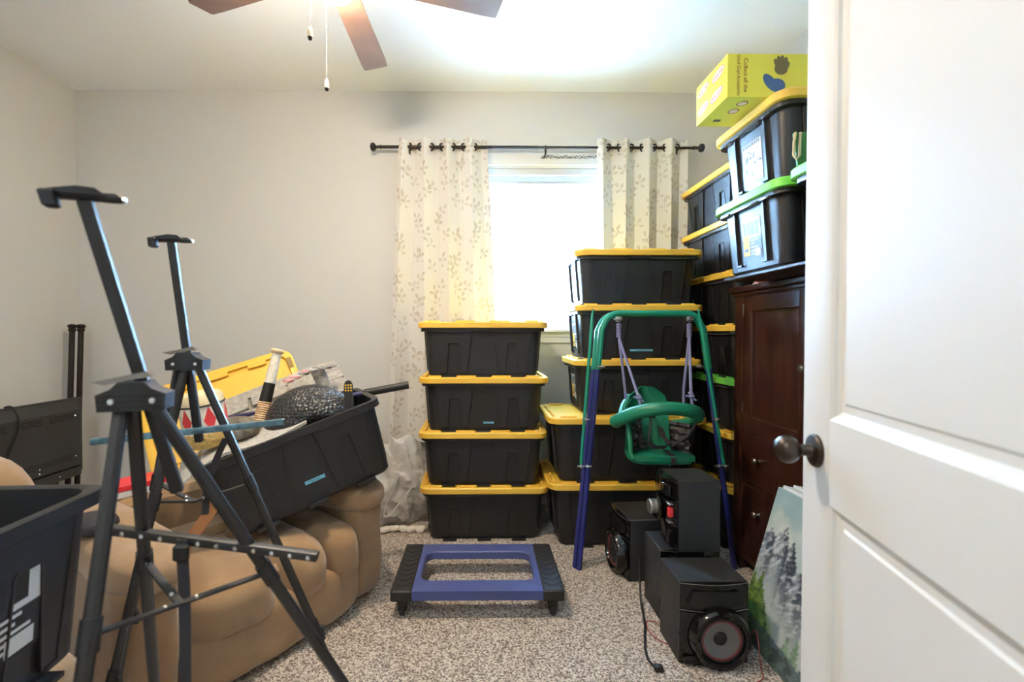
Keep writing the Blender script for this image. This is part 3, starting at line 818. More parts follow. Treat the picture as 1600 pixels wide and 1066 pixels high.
# ------------------------------------------------------------------ toddler swing (folded frame)
sw = thing('toddler_swing', 'green and blue toddler swing frame with green bucket seat on ropes', 'swing', (.92, 2.5, 0))
def uframe(xl0, xr0, xl1, xr1, y0, y1, zt, zg, r, nm):
    """U frame: feet (xl0,xr0) at y0, top corners at y1,zt; green above zg"""
    def leg(xa, xb, z): t = z / zt; return (xa + (xb - xa) * t, y0 + (y1 - y0) * t, z)
    g = [leg(xl0, xl1, zg), leg(xl0, xl1, zt - .09)]
    for a in range(1, 6):
        t = a / 5 * PI / 2; g.append((leg(xl0, xl1, zt - .09)[0] + .085 * (1 - math.cos(t)) + .01, y1, zt - .09 + .09 * math.sin(t)))
    gr = []
    for a in range(0, 5):
        t = a / 5 * PI / 2; gr.append((leg(xr0, xr1, zt - .09)[0] - .085 * (1 - math.sin(t)) - .01, y1, zt - .09 + .09 * math.cos(t)))
    g += gr + [leg(xr0, xr1, zt - .09), leg(xr0, xr1, zg)]
    MB().tube(g, r, 10).build('top_tube', M_swg, sw)
    for xa, xb in ((xl0, xl1), (xr0, xr1)):
        MB().tube([leg(xa, xb, 0.0), leg(xa, xb, zg + .01)], r * .86, 10).build('leg', M_swb, sw)
uframe(.517, 1.342, .655, 1.185, 2.475, 2.535, 1.355, 1.055, .0165, 'front')
uframe(.499, 1.356, .644, 1.198, 2.500, 2.58, 1.350, 1.05, .0150, 'rear')
for sx, (xa, za, xb, zb) in ((-1, (.592, 1.375, .520, .545)), (1, (1.150, 1.375, 1.272, .545))):
    q = MB().tube([(xa, 2.50, za), (xa + (xb - xa) * .08, 2.497, za - .06), (xa + (xb - xa) * .95, 2.455, zb + .04), (xb, 2.45, zb)], [.004, .0085, .0085, .005], 8)
    q.build('brace', M_swg, sw)
    for (x, z) in ((xb, zb + .01), (xb - sx * .035, zb + .01), ((xa * .35 + xb * .65), .80), (xa + (xb - xa) * .38 - sx * .06, 1.075)):
        bt = MB(); bt.tube([(x - .02, 2.447, z), (x + .02, 2.447, z)], .0045, 6); bt.lathe([(.001, -.006), (.009, -.006), (.009, .004), (.001, .004)], 8, M=Tr((x, 2.443, z)) @ Matrix.Rotation(PI / 2, 4, 'Y'))
        bt.build('bolt', M_steel, sw)
TX = (.735, 1.118)
SCX, SY = .925, 2.42
for i, x in enumerate(TX):
    hk = MB().torus(.014, .004, 14, 6, M=Tr((x, 2.535, 1.325)) @ Matrix.Rotation(PI / 2, 4, 'X')); hk.box((x - .02, 2.515, 1.318), (x + .02, 2.555, 1.338), .003)
    hk.build('hanger', M_steel, sw)
    wv = MB()
    for k in range(8): wv.torus(.0105, .0042, 10, 6, M=Tr((x + (.004 if i == 0 else -.001), 2.533, 1.295 - k * .0095)))
    wv.build('rope_whipping', M_rope, sw)
sg = ((-1, .745, 1.22, .850, .895, .800), (1, 1.118, 1.22, 1.075, .900, 1.045))
ropes = [[(.738, 2.533, 1.30), (.742, 2.525, 1.21), (.790, 2.36, .925), (.795, 2.345, .88)],
         [(.738, 2.536, 1.30), (.742, 2.533, 1.21), (.770, 2.52, .95), (.785, 2.52, .80)],
         [(1.118, 2.533, 1.30), (1.118, 2.525, 1.21), (1.075, 2.40, .905), (1.078, 2.375, .86)],
         [(1.118, 2.536, 1.30), (1.116, 2.533, 1.21), (1.085, 2.52, .95), (1.085, 2.52, .80)]]
ropes[2] = [(1.118, 2.533, 1.30), (1.116, 2.525, 1.21), (1.040, 2.33, .935), (1.043, 2.32, .89)]
for i, r_ in enumerate(ropes):
    q = MB().tube(r_, .0075, 7)
    if i in (0, 2):
        p = Vector(r_[2]); q.torus(.011, .008, 10, 6, M=Tr(p)); q.torus(.010, .007, 10, 6, M=Tr(p + Vector((0, 0, .012))) @ Matrix.Rotation(.6, 4, 'Y'))
        q.tube([p, p + Vector((-.028, -.01, .004))], .005, 6); q.tube([p, p + Vector((.02, -.012, -.02))], .005, 6)
    q.build('rope', M_rope, sw)
# bucket seat
q = MB()
vs = []; fs = []   # curved back shell
nu, nv = 10, 8
for s_ in (0, 1):
    for j in range(nv + 1):
        v = j / nv; z = .625 + .335 * v
        half = (.118 - .015 * v) if v < .72 else (.107 * math.sqrt(max(0.02, 1 - ((v - .72) / .30) ** 2)))
        for i in range(nu + 1):
            u = -1 + 2 * i / nu
            vs.append((SCX - .045 + u * half + .005 * v, 2.53 - .055 * u * u + .03 * v + .014 * s_, z))
W_ = nu + 1; K = W_ * (nv + 1)
for j in range(nv):
    for i in range(nu):
        a = j * W_ + i
        fs.append((a, a + 1, a + 1 + W_, a + W_)); fs.append((K + a, K + a + W_, K + a + W_ + 1, K + a + 1))
for j in range(nv):
    for i in (0, nu):
        a = j * W_ + i; f = (a, a + W_, a + W_ + K, a + K); fs.append(f if i == 0 else f[::-1])
for i in range(nu):
    a = nv * W_ + i; fs.append((a, a + 1, a + 1 + K, a + K))
q.add(vs, fs)
q.build('seat_back', M_seatg, sw)
q = MB()
poly = [(-.168, 2.40), (-.158, 2.372), (-.12, 2.345), (.02, 2.338), (.15, 2.345), (.155, 2.38), (.14, 2.52), (-.15, 2.52)]
q.prism([(SCX - .005 + x, y) for x, y in poly], .606, .632, axes=(0, 1, 2))
q.prism([(SCX - .005 + x * .9, y if y > 2.4 else y + .012) for x, y in poly], .590, .606, axes=(0, 1, 2))
q.build('seat_base', M_seatg, sw)
for sgn, x in ((-1, SCX - .163),):
    MB().tube([(x + .012, 2.52, .86), (x, 2.45, .80), (x - .002, 2.405, .72), (x - .003, 2.385, .64), (x + .01, 2.37, .615)], [.010, .013, .013, .013, .014], 8).build('side_post', M_seatg, sw)
# bumper ring around the child: flattened tube
ctl = [(.700, 2.47, .780), (.715, 2.42, .805), (.765, 2.345, .850), (.845, 2.285, .880), (.925, 2.268, .885), (1.010, 2.285, .872), (1.075, 2.335, .850), (1.100, 2.39, .825), (1.105, 2.43, .812)]
pth = []
for i in range(len(ctl) - 1):
    p0, p1, p2, p3 = [Vector(ctl[max(0, min(len(ctl) - 1, i + k))]) for k in (-1, 0, 1, 2)]
    for k in range(4):
        t = k / 4; pth.append(.5 * ((2 * p1) + (-p0 + p2) * t + (2 * p0 - 5 * p1 + 4 * p2 - p3) * t * t + (-p0 + 3 * p1 - 3 * p2 + p3) * t ** 3))
pth.append(Vector(ctl[-1]))
q = MB().tube(pth, [.024] + [.032] * (len(pth) - 2) + [.024], 12, flat=1.05)
q.build('bumper_bar', M_seatg, sw)
MB().tube([(SCX + .195, 2.40, .815), (SCX + .13, 2.46, .775), (SCX + .085, 2.52, .755)], .024, 10).build('side_arm', M_seatg, sw)
MB().tube([(SCX - .205, 2.44, .79), (SCX - .165, 2.50, .86), (SCX - .12, 2.545, .905)], .022, 10).build('side_arm', M_seatg, sw)
def ribbon(pts, w_, nm, m, par, wdir=(1, 0, 0)):
    q = MB(); wd = Vector(wdir) * w_ / 2
    R = []
    for i, p in enumerate(pts):
        p = Vector(p); t = Vector(pts[min(i + 1, len(pts) - 1)]) - Vector(pts[max(i - 1, 0)]); nrm = t.cross(wd).normalized() * .0013
        R.append([tuple(p - wd - nrm), tuple(p + wd - nrm), tuple(p + wd + nrm), tuple(p - wd + nrm)])
    q.rings(R)
    return q.build(nm, m, par)
ribbon([(.832, 2.505, .835), (.834, 2.497, .79), (.838, 2.49, .72), (.848, 2.47, .67), (.850, 2.455, .645)], .030, 'harness_strap', M_web, sw)
ribbon([(.905, 2.52, .835), (.904, 2.50, .80), (.890, 2.48, .74), (.875, 2.46, .69), (.872, 2.45, .675), (.905, 2.44, .655), (.96, 2.445, .655), (.985, 2.46, .67)], .022, 'harness_strap', M_web, sw, (.5, 0, .85))
ribbon([(.962, 2.51, .745), (.965, 2.49, .70), (.985, 2.45, .67), (1.03, 2.43, .67)], .028, 'harness_strap', M_web, sw)
ribbon([(.958, 2.45, .64), (.957, 2.36, .637), (.957, 2.333, .625), (.957, 2.333, .595), (.957, 2.36, .585)], .026, 'crotch_strap', M_web, sw)
for x, z in ((.833, .80), (.904, .81), (.848, .675)): MB().box((x - .02, 2.478 - (.02 if z < .7 else -.012), z - .01), (x + .02, 2.49 - (.02 if z < .7 else -.012), z + .01), .003).build('buckle', M_rubber, sw)
def netting(x0, x1, nm):
    q = MB(); random.seed(int(x0 * 1000))
    vs = []; nx, nz = 8, 12
    for j in range(nz + 1):
        for i in range(nx + 1):
            u, v = i / nx, j / nz
            vs.append((x0 + (x1 - x0) * u + .006 * math.sin(v * 25), 2.40 + .09 * u * (1 if x0 < SCX else -1) + (0 if x0 < SCX else .09) + .022 * noise.noise(Vector((u * 5, v * 7, x0 * 9))), .628 + .155 * v))
    fs = [(j * (nx + 1) + i, j * (nx + 1) + i + 1, (j + 1) * (nx + 1) + i + 1, (j + 1) * (nx + 1) + i) for j in range(nz) for i in range(nx)]
    q.add(vs, fs); q.add([(p[0], p[1] + .003, p[2]) for p in vs], [f[::-1] for f in fs])
    return q.build(nm, mat('net_cloth', S(58, 52, 58), .45), sw)
netting(SCX - .155, SCX - .085, 'side_netting'); netting(SCX + .075, SCX + .140, 'side_netting')
MB().tube([(SCX + .155, 2.36, .795), (SCX + .13, 2.40, .72), (SCX + .06, 2.43, .66)], .007, 6).build('rope', M_web, sw)

# ------------------------------------------------------------------ speakers and receiver
def speaker(label, M, cone=True):
    """front faces local -y; base at z 0; width .26, depth .2, height .312"""
    t = thing('speaker', label, 'speaker', M=M, group='stereo speakers')
    w_, d, h = .13, .0, .312
    MB().box((-w_, 0, 0), (w_, .19, h), .003).build('cabinet_box', M_mdf, t, world=False)
    q = MB()
    def row(z, bul, inset=0):
        n_ = 10
        return [(-w_ + 2 * w_ * i / n_, -.004 - bul * math.sin(PI * i / n_), z) for i in range(n_ + 1)] + [(w_, .004, z), (-w_, .004, z)]
    q.rings([row(.004, .018), row(.195, .022), row(.200, .022)])
    q.rings([row(.205, .020), row(.245, .012), row(.285, .020), row(h - .003, .018)])
    q.build('front_baffle', M_gloss, t, world=False, angle=25)
    # recessed horn slot with edge trims
    q = MB(); q.prism([(-.105, .236), (-.085, .284), (.085, .284), (.105, .236), (0, .212)], -.026, -.010)
    q.build('horn_slot', mat('horn_dark', S(30, 30, 32), .25), t, world=False)
    for z, b_ in ((h - .004, .0185), (.208, .0225)):
        MB().tube([(-w_ + 2 * w_ * i / 10, -.006 - b_ * math.sin(PI * i / 10), z) for i in range(11)], .0018, 6).build('edge_trim', mat('chrome_trim', S(150, 150, 150), .2, .8), t, world=False)
    Mw = Tr((.012, -.042, .112)) @ Matrix.Rotation(PI / 2, 4, 'X')
    q = MB().lathe([(.118, -.012), (.118, .004), (.108, .012), (.098, .014), (.090, .010), (.086, .002)], 40, M=Mw); q.mi = [0] * len(q.f)
    ring_ = MB()
    ring_.rings([[(r * math.cos(2 * PI * k / 40), r * math.sin(2 * PI * k / 40), z) for k in range(40)] for r, z in ((.116, -.034), (.112, .0), (.104, .013), (.094, .015), (.086, .010), (.082, .0))], M=Mw, caps=(False, False))
    ring_.build('woofer_ring', M_gloss, t, world=False)
    cn = MB()
    def ann(r0, z0, r1, z1, mi): cn.rings([[(r * math.cos(2 * PI * k / 40), r * math.sin(2 * PI * k / 40), z) for k in range(40)] for r, z in ((r0, z0), (r1, z1))], mi, Mw, caps=(False, False))
    ann(.084, .001, .080, .004, 0); ann(.080, .004, .074, .003, 0); ann(.074, .003, .067, .001, 1); ann(.067, .001, .022, -.012, 2)
    cn.rings([[(r * math.cos(2 * PI * k / 20), r * math.sin(2 * PI * k / 20), z) for k in range(20)] for r, z in ((.026, -.011), (.022, -.005), (.012, -.002), (.001, -.001))], 0, Mw)
    cn.build('woofer_cone', [M_rubber, M_dred, M_cone if cone else M_rubber], t, world=False)
    MB().box((-.118, -.028, .012), (-.055, -.010, .034), .003).build('bass_port', mat('port_black', S(6, 6, 6), .7), t, world=False)
    return t
speaker('black speaker with red-ringed grey woofer, nearest on the carpet, facing the camera', Tr((.878, 1.765, 0)))
speaker('black speaker under the stereo receiver, right behind the nearest speaker', Tr((.905, 2.03, 0)), cone=False)
speaker('black speaker turned sideways beside the swing leg, furthest back of the three', Tr((.735, 2.475, 0)) @ Rz(-PI / 2 + .06), cone=False)
# receiver: front faces local -y, turned to face left
Mrc = Tr((.835, 2.092, .3125)) @ Rz(-PI / 2 + .03)
rc_ = thing('stereo_receiver', 'black mini stereo receiver with silver volume knob on top of the middle speaker', 'stereo', M=Mrc)
MB().box((-.098, 0, 0), (.098, .185, .305), .003).build('case', M_mdf, rc_, world=False)
q = MB()
def rrow(z, b_, wq=.098): return [(-wq + 2 * wq * i / 8, -.002 - b_ * math.sin(PI * i / 8), z) for i in range(9)] + [(wq, .004, z), (-wq, .004, z)]
q.rings([rrow(.008, .014), rrow(.10, .034), rrow(.205, .046), rrow(.215, .046)])
q.rings([rrow(.222, .03), rrow(.292, .036)]); q.rings([rrow(.294, .046), rrow(.305, .046)])
q.build('front_panel', M_gloss, rc_, world=False, angle=25)
Mk2 = Tr((-.005, -.046, .165)) @ Matrix.Rotation(PI / 2, 4, 'X')
MB().lathe([(.001, 0), (.056, 0), (.058, .006), (.05, .013), (.042, .012), (.001, .010)], 32, M=Mk2).build('dial_ring', M_gloss, rc_, world=False)
MB().lathe([(.001, .01), (.031, .01), (.032, .036), (.029, .040), (.001, .041)], 32, M=Mk2).build('volume_knob', mat('brushed_silver', S(176, 170, 160), .3, .85), rc_, world=False)
MB().box((.064, -.034, .145), (.084, -.012, .188), .004).build('function_button', M_red, rc_, world=False)
for z in (.20, .122): MB().box((.055, -.036, z), (.09, -.016, z + .008), .002).build('button', M_steel, rc_, world=False)
MB().box((-.05, -.041, .232), (.075, -.02, .284), .003).build('display', mat('display_glass', S(16, 14, 16), .05), rc_, world=False)
MB().box((.05, -.034, .03), (.092, -.004, .095), .004).build('port_panel', M_gloss, rc_, world=False)

def cable(nm, label, pts, r, m, cat='cable', plug=None):
    q = MB()
    # smooth the path
    P_ = [Vector(p) for p in pts]; out_ = []
    for i in range(len(P_) - 1):
        p0, p1, p2, p3 = P_[max(i - 1, 0)], P_[i], P_[i + 1], P_[min(i + 2, len(P_) - 1)]
        for k in range(5):
            t = k / 5
            out_.append(.5 * ((2 * p1) + (-p0 + p2) * t + (2 * p0 - 5 * p1 + 4 * p2 - p3) * t * t + (-p0 + 3 * p1 - 3 * p2 + p3) * t ** 3))
    out_.append(P_[-1])
    q.tube(out_, r, 6)
    if plug: q.blob(plug[0], plug[1], 4, 4)
    o_ = q.build(nm, m); tag(o_, label, cat)
    return o_
cable('power_cable', 'black power cable with plug lying on the carpet left of the speakers', [(.752, 2.212, .19), (.744, 2.19, .10), (.732, 2.14, .02), (.718, 2.07, .006), (.698, 1.99, .006), (.670, 1.91, .006), (.645, 1.83, .006), (.636, 1.77, .008), (.645, 1.735, .010)], .005, M_cable, plug=((.655, 1.722, .012), (.035, .026, .022)))
cable('speaker_wire', 'thin red wire looped on the carpet by the middle speaker', [(.765, 2.0, .006), (.72, 2.02, .004), (.70, 1.96, .004), (.715, 1.90, .004), (.745, 1.87, .004), (.755, 1.86, .004)], .0022, M_rcable)
cable('speaker_wire', 'thin red and black wire curled between nearest speaker and painting', [(1.02, 1.80, .02), (1.05, 1.83, .05), (1.06, 1.80, .10), (1.05, 1.76, .06), (1.035, 1.72, .008), (1.02, 1.68, .004), (.99, 1.66, .004), (.93, 1.63, .004)], .0022, M_rcable)

# ------------------------------------------------------------------ canvases leaning on the cabinet
def fbm(x, y, s=1.0):
    v = 0; a = .5
    for k in range(4):
        v += a * noise.noise(Vector((x * s, y * s, 3.3 + k))); s *= 2; a *= .5
    return v
def lerp(a, b, t): return tuple(a[i] + (b[i] - a[i]) * t for i in range(3))
def clamp(t): return max(0.0, min(1.0, t))
def paint(u, v):
    """generic mountain landscape in oils; u 0..1 from the far edge, v 0..1 upwards (aspect .76 wide)"""
    c = lerp((196, 208, 206), (150, 178, 186), clamp((v - .55) * 2.2 + fbm(u, v, 5) * .9))
    c = lerp(c, (216, 220, 208), clamp(fbm(u + 4, v, 6) * 2.2 + .25 - abs(v - .76) * 2))
    # peaks
    ridge = max(.745 - abs(u - .045) * 1.5, .80 - abs(u - .155) * (1.5 if u < .155 else 2.6), .745 - abs(u - .225) * (3.0 if u < .225 else 2.4), .60 - abs(u - .33) * 1.0, .66 - abs(u - .52) * 1.3, .58 - abs(u - .80) * .9) + fbm(u, v, 30) * .018
    if v < ridge:
        depth = (ridge - v)
        pk = .045 if u < .10 else (.155 if u < .205 else (.225 if u < .29 else (.33 if u < .42 else .52)))
        m_ = (74, 84, 102) if u > pk + .012 * math.sin(v * 40) else (142, 152, 164)
        f_ = fbm(u * 1.5 - v * 1.2, v, 26)
        m_ = lerp(m_, (212, 216, 218), clamp(f_ * 5 - .2 - depth * .5) * .85)
        m_ = lerp(m_, (52, 60, 76), clamp(-f_ * 4 - .35) * .7)
        c = lerp(m_, (178, 190, 194), clamp(depth * 2.6 - .15 - (.25 if u > .19 else 0)))
    mist = clamp((.46 - v) * 4.5) * clamp(.75 + fbm(u, v, 5))
    c = lerp(c, (196, 206, 204), mist * .8)
    # green bank
    bank = .33 - (u - .02) * 1.05 + fbm(u, v, 12) * .08
    if v < bank + .10:
        g = lerp((92, 128, 66), (150, 172, 78), clamp(.5 + fbm(u, v, 18) * 1.6))
        g = lerp(g, (58, 92, 60), clamp((bank - v) * 4 + fbm(u, v, 25)))
        c = lerp(c, g, clamp((bank + .10 - v) * 9))
    # conifers
    for (tx, ty, th) in ((.075, .26, .20), (.02, .26, .16), (.11, .22, .14), (.145, .20, .09), (.19, .10, .10), (.24, .06, .09), (.36, .04, .2), (.42, .04, .24), (.5, .02, .2), (.60, .03, .26), (.7, .02, .22), (.82, .03, .3), (.93, .02, .25)):
        t = (v - ty) / th
        if 0 <= t <= 1:
            half = .055 * (1 - t) * (.55 + .45 * abs(math.sin(t * 24 + tx * 50)))
            if abs(u - tx) < half: c = lerp((64, 96, 62) if tx < .3 else (110, 140, 118), (128, 152, 76) if tx < .3 else (150, 172, 150), clamp(.5 + fbm(u, v, 40) * 2))
    # stream in the lower right
    if v < .17 - u * .10 + fbm(u, v, 8) * .04: c = lerp(c, (78, 92, 104), .65)
    if v < .12 and fbm(u, v, 14) > .02: c = lerp(c, (58, 66, 64), .6)
    return c
def attr_mat(name, rough):
    m = bpy.data.materials.new(name); m.use_nodes = True
    nt = m.node_tree; a = nt.nodes.new('ShaderNodeVertexColor'); a.layer_name = 'paint'
    nt.links.new(a.outputs['Color'], nt.nodes['Principled BSDF'].inputs['Base Color']); nt.nodes['Principled BSDF'].inputs['Roughness'].default_value = rough
    return m
lean = math.atan2(.17, .60)
ch_ = .625; cw_ = .76
for i in range(5):
    off = i * .0205
    yy = 1.975 - (0, -.004, .003, -.002, .004)[i]
    Mc = frame((1.085 + off, yy, 0), (0, -1, 0), (math.sin(lean), 0, math.cos(lean)), (-math.cos(lean), 0, math.sin(lean)))
    if i:
        lab = ('blank-edged white canvas directly behind the mountain painting', 'white canvas third in the stack leaning on the cabinet', 'white canvas fourth in the stack leaning on the cabinet', 'white canvas at the back of the leaning stack, against the cabinet')[i - 1]
    else: lab = 'painted canvas of misty mountains and green firs leaning on the cabinet'
    t = thing('painting' if i == 0 else 'stretched_canvas', lab, 'painting' if i == 0 else 'canvas', M=Mc, group=None if i == 0 else 'canvases behind the painting')
    hgt = ch_ + (0, .006, .002, .008, .004)[i]
    MB().box((0, 0, -.018), (cw_, hgt, -.0006), .0015).build('stretcher', mat('canvas_white', S(214, 224, 232), .7), t, world=False)
    if i == 0:
        nx, ny = 96, 110
        vs = [(cw_ * a / nx, hgt * b_ / ny, 0) for b_ in range(ny + 1) for a in range(nx + 1)]
        fs = [(b_ * (nx + 1) + a, b_ * (nx + 1) + a + 1, (b_ + 1) * (nx + 1) + a + 1, (b_ + 1) * (nx + 1) + a) for b_ in range(ny) for a in range(nx)]
        o = MB().add(vs, fs).build('painted_surface', attr_mat('oil_paint', .35), t, world=False)
        at = o.data.color_attributes.new('paint', 'FLOAT_COLOR', 'POINT')
        buf = []
        for p in vs:
            buf += list(S(*paint(p[0] / cw_, p[1] / hgt)))
        at.data.foreach_set('color', buf)

# ------------------------------------------------------------------ recliner (tan, back removed) and second recliner
ux = Vector((.581, .814, 0)); vx = Vector((-.814, .581, 0))
def recliner(label, O, ux, vx, W_, D_, arm_h=.57, back=None, seat_h=.405, aw=.17):
    """O: front-left floor corner; ux along the front (left to right as seen), vx to the back"""
    M = frame(O, ux, vx, (0, 0, 1))
    t = thing('recliner', label, 'armchair', M=M)
    def bl(nm, c, sz, k=5, n=10, nz=.012, ns=7, par=None): return MB().blob(c, sz, k, n, 0, None, nz, ns).build(nm, M_suede, par or t, world=False, angle=60)
    MB().box((.04, .06, .025), (W_ - .04, D_ - .04, .34), .02).build('base', M_suede, t, world=False)
    for s_, x in ((0, aw / 2), (1, W_ - aw / 2)):
        a = bl('arm', (x, D_ / 2 + .01, .27), (aw, D_ - .03, .50), 9)
        bl('arm_pad', (x + (.015 if s_ == 0 else -.005), D_ / 2 - .005, arm_h - .075), (aw + .075, D_ + .03, .165), 3.2, 14, .014, 6, a)
    sw_ = W_ - 2 * aw
    for k, (f0, f1) in enumerate(((-.01, .49), (.49, .78), (.78, 1.02))):
        x0, x1 = aw + f0 * sw_, aw + f1 * sw_
        bl('seat_cushion', ((x0 + x1) / 2, .27, seat_h - .125), (x1 - x0 + .008, .60, .26), 3.3, 12, .012, 8)
    bl('footrest_panel', (W_ / 2, .055, .135), (sw_ + .02, .13, .225), 4.5, 12)
    MB().box((aw, .55, .1), (W_ - aw, D_ - .06, seat_h - .03), .03).build('seat_deck', M_suede, t, world=False)
    if D_ > .85: MB().box((aw + .01, D_ - .22, .1), (W_ - aw - .01, D_ - .02, .55), .03).build('back_frame', M_suede, t, world=False)
    if back:
        bl('backrest', (W_ / 2, D_ - .06, back / 2 + .15), (W_ - .12, .26, back - .3), 5, 12, .02, 5)
    return t
recliner('tan microfiber recliner without its back, holding the tilted tote of toys', (-1.045, 1.385, 0), ux, vx, 1.045, .92)
u2 = Vector((.10, 1, 0)).normalized(); v2 = Vector((-1, .10, 0)).normalized()
recliner('second tan microfiber recliner under the open black tote at the frame edge', (-1.0, .50, 0), u2, v2, .62, .80, arm_h=.52, back=None, seat_h=.42, aw=.12)

q = MB().blob((0, 0, .42), (.50, .22, .84), 3.2, 14, 0, Tr((-1.72, 1.60, 0)) @ Rz(.55) @ Matrix.Rotation(-.10, 4, 'Y'), .015, 5)
for i, p in enumerate(q.v): q.v[i] = (p[0], p[1], max(p[2], .004))
tag(q.build('seat_back_cushion', M_suede, angle=80), 'loose tan recliner backrest cushion standing on end beyond the open empty tote', 'cushion')

# ------------------------------------------------------------------ tilted open tote on the recliner, and its contents
dX = Vector((.8485, .4333, .3049)); bY = Vector((-.4548, .8906, 0)); upZ = dX.cross(bY)
OE = Vector((-.778, 2.19, .525))
ME = frame(OE, dX, bY, upZ)
tubE = tote_meshes(.777, .518, .362, 'open')
te = thing('storage_tote', 'open black tote full of toys and props tilted on the tan recliner', 'storage tote', M=ME)
put('tub', tubE[0], te)
q = MB(); hyE = tubE[4]
q.add([(-.028, -(hyE(.10) + .002), .098), (.056, -(hyE(.10) + .002), .098), (.056, -(hyE(.11) + .002), .114), (-.028, -(hyE(.11) + .002), .114)], [(0, 1, 2, 3)])
tp = q.build('blue_tape', M_tape, te, world=False)
text_part('Halloween', .010, ME @ Tr((.014, -(hyE(.102) + .0035), .106)) @ Matrix.Rotation(PI / 2, 4, 'X'), M_tape2, tp)

def E(x, y, z): return ME @ Vector((x, y, z))
# yellow lid leaning behind
xl = Vector((.86, .42, .30)).normalized(); zl = Vector((.25, -.80, .55)); zl = (zl - xl * zl.dot(xl)).normalized(); yl = zl.cross(xl)
Mlid = frame((-1.33, 2.50, .845), xl, yl, zl)
ld = thing('tote_lid', 'loose yellow tote lid standing behind the tilted tote on the recliner', 'lid', M=Mlid)
q = MB(); ox, oy = .3885, .259
q.rings([rr(ox, oy, .065, -.03), rr(ox, oy, .065, -.004), rr(ox - .006, oy - .006, .06, 0), rr(ox - .035, oy - .035, .045, 0), rr(ox - .038, oy - .038, .043, -.016), rr(ox - .07, oy - .07, .03, -.016), rr(ox - .073, oy - .073, .03, -.006)])
for x in (-.2, 0, .2): q.box((x - .05, oy - .06, -.012), (x + .05, oy - .036, .004), .003)
q.build('lid_panel', M_yel, ld, world=False)
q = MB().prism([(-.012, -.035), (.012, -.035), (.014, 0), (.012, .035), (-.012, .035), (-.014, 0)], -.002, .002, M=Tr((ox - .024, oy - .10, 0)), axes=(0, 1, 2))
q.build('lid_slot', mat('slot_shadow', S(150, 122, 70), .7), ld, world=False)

# crushed black ball
M_ball = bpy.data.materials.new('pebbled_rubber'); M_ball.use_nodes = True
nt = M_ball.node_tree; bsdf = nt.nodes['Principled BSDF']; bsdf.inputs['Base Color'].default_value = S(44, 44, 46); bsdf.inputs['Roughness'].default_value = .3
tc = nt.nodes.new('ShaderNodeTexCoord'); vo = nt.nodes.new('ShaderNodeTexVoronoi'); vo.inputs['Scale'].default_value = 72; vo.inputs['Randomness'].default_value = .6
bp = nt.nodes.new('ShaderNodeBump'); bp.inputs['Strength'].default_value = 1.0; bp.inputs['Distance'].default_value = .006; bp.invert = True
nt.links.new(tc.outputs['Object'], vo.inputs['Vector']); nt.links.new(vo.outputs['Distance'], bp.inputs['Height']); nt.links.new(bp.outputs['Normal'], bsdf.inputs['Normal'])
q = MB().blob((0, 0, 0), (.40, .29, .36), 2.0, 16)
Cb = E(.085, -.062, .300)
for i, p in enumerate(q.v):      # fold in the lower front, where the soft ball has caved in
    p = Vector(p); d = (p - Vector((.05, -.15, -.05))).length
    k = max(0, 1 - d / .13); p += Vector((0, 1, .1)) * .085 * k * k * (3 - 2 * k)
    q.v[i] = tuple(Rz(.2) @ p + Cb)
tag(q.build('play_ball', M_ball, angle=180), 'half-deflated black pebbled rubber ball in the tilted tote', 'ball')

# wrapped bat
b0, b1 = Vector((-1.005, 2.03, .63)), Vector((-.915, 2.145, 1.180))
ax = (b1 - b0); Lb = ax.length; ax.normalize(); xb = Vector((0, -1, 0)).cross(ax).normalized(); yb = ax.cross(xb)
Mb = frame(b0, xb, yb, ax)
bat = thing('bat', 'wooden bat with white taped grip and cord-wrapped barrel sticking out of the tilted tote', 'bat', M=Mb)
def zz(f): return Lb * f
M_batw = mat('bat_wood', S(222, 190, 148), .5); M_tapew = mat('white_cloth_tape', S(236, 228, 212), .8, bump=.2, bscale=90)
q = MB(); prof = [(.001, 0)]
for i in range(34):
    z = zz(.56) * i / 33; r = .037 - .011 * i / 33
    prof += [(r, z), (r + .003, z + .004), (r, z + .008)]
q.lathe([(.001, 0), (.037, .0)] + [p for p in prof[1:]] + [(.001, zz(.56) + .009)], 18)
q.build('cord_wrap', mat('pink_tan_cord', S(206, 172, 134), .8, mottle=.35, mscale=70), bat, world=False)
MB().lathe([(.001, zz(.56)), (.027, zz(.56)), (.024, zz(.72)), (.001, zz(.72))], 18).build('black_sleeve', M_ink, bat, world=False)
q = MB()
for s_, mi in ((1.0, 0), (.78, 1), (.5, 2)):
    q.add([(0, -.0275 - .001 * (3 - 2 * s_), zz(.64) + .034 * s_), (.013 * s_, -.0265 - .001 * (3 - 2 * s_), zz(.64)), (0, -.0285 - .001 * (3 - 2 * s_), zz(.64) - .034 * s_), (-.013 * s_, -.0265 - .001 * (3 - 2 * s_), zz(.64))], [(0, 3, 2, 1)], mi)
q.build('diamond_badge', [M_white, M_ink, mat('navy_print', S(60, 74, 100), .5)], bat, world=False)
q = MB(); prof = [(.001, zz(.72))]
for i in range(14):
    z = zz(.72) + zz(.235) * i / 14; prof += [(.0225 - .004 * i / 14, z), (.0235 - .004 * i / 14, z + .003), (.0235 - .004 * i / 14, z + zz(.0155))]
q.lathe(prof + [(.001, zz(.957))], 18); q.build('taped_grip', M_tapew, bat, world=False)
MB().lathe([(.001, zz(.955)), (.018, zz(.955)), (.027, zz(.965)), (.029, zz(.978)), (.026, zz(.99)), (.001, zz(.994))], 20).build('knob', M_batw, bat, world=False)

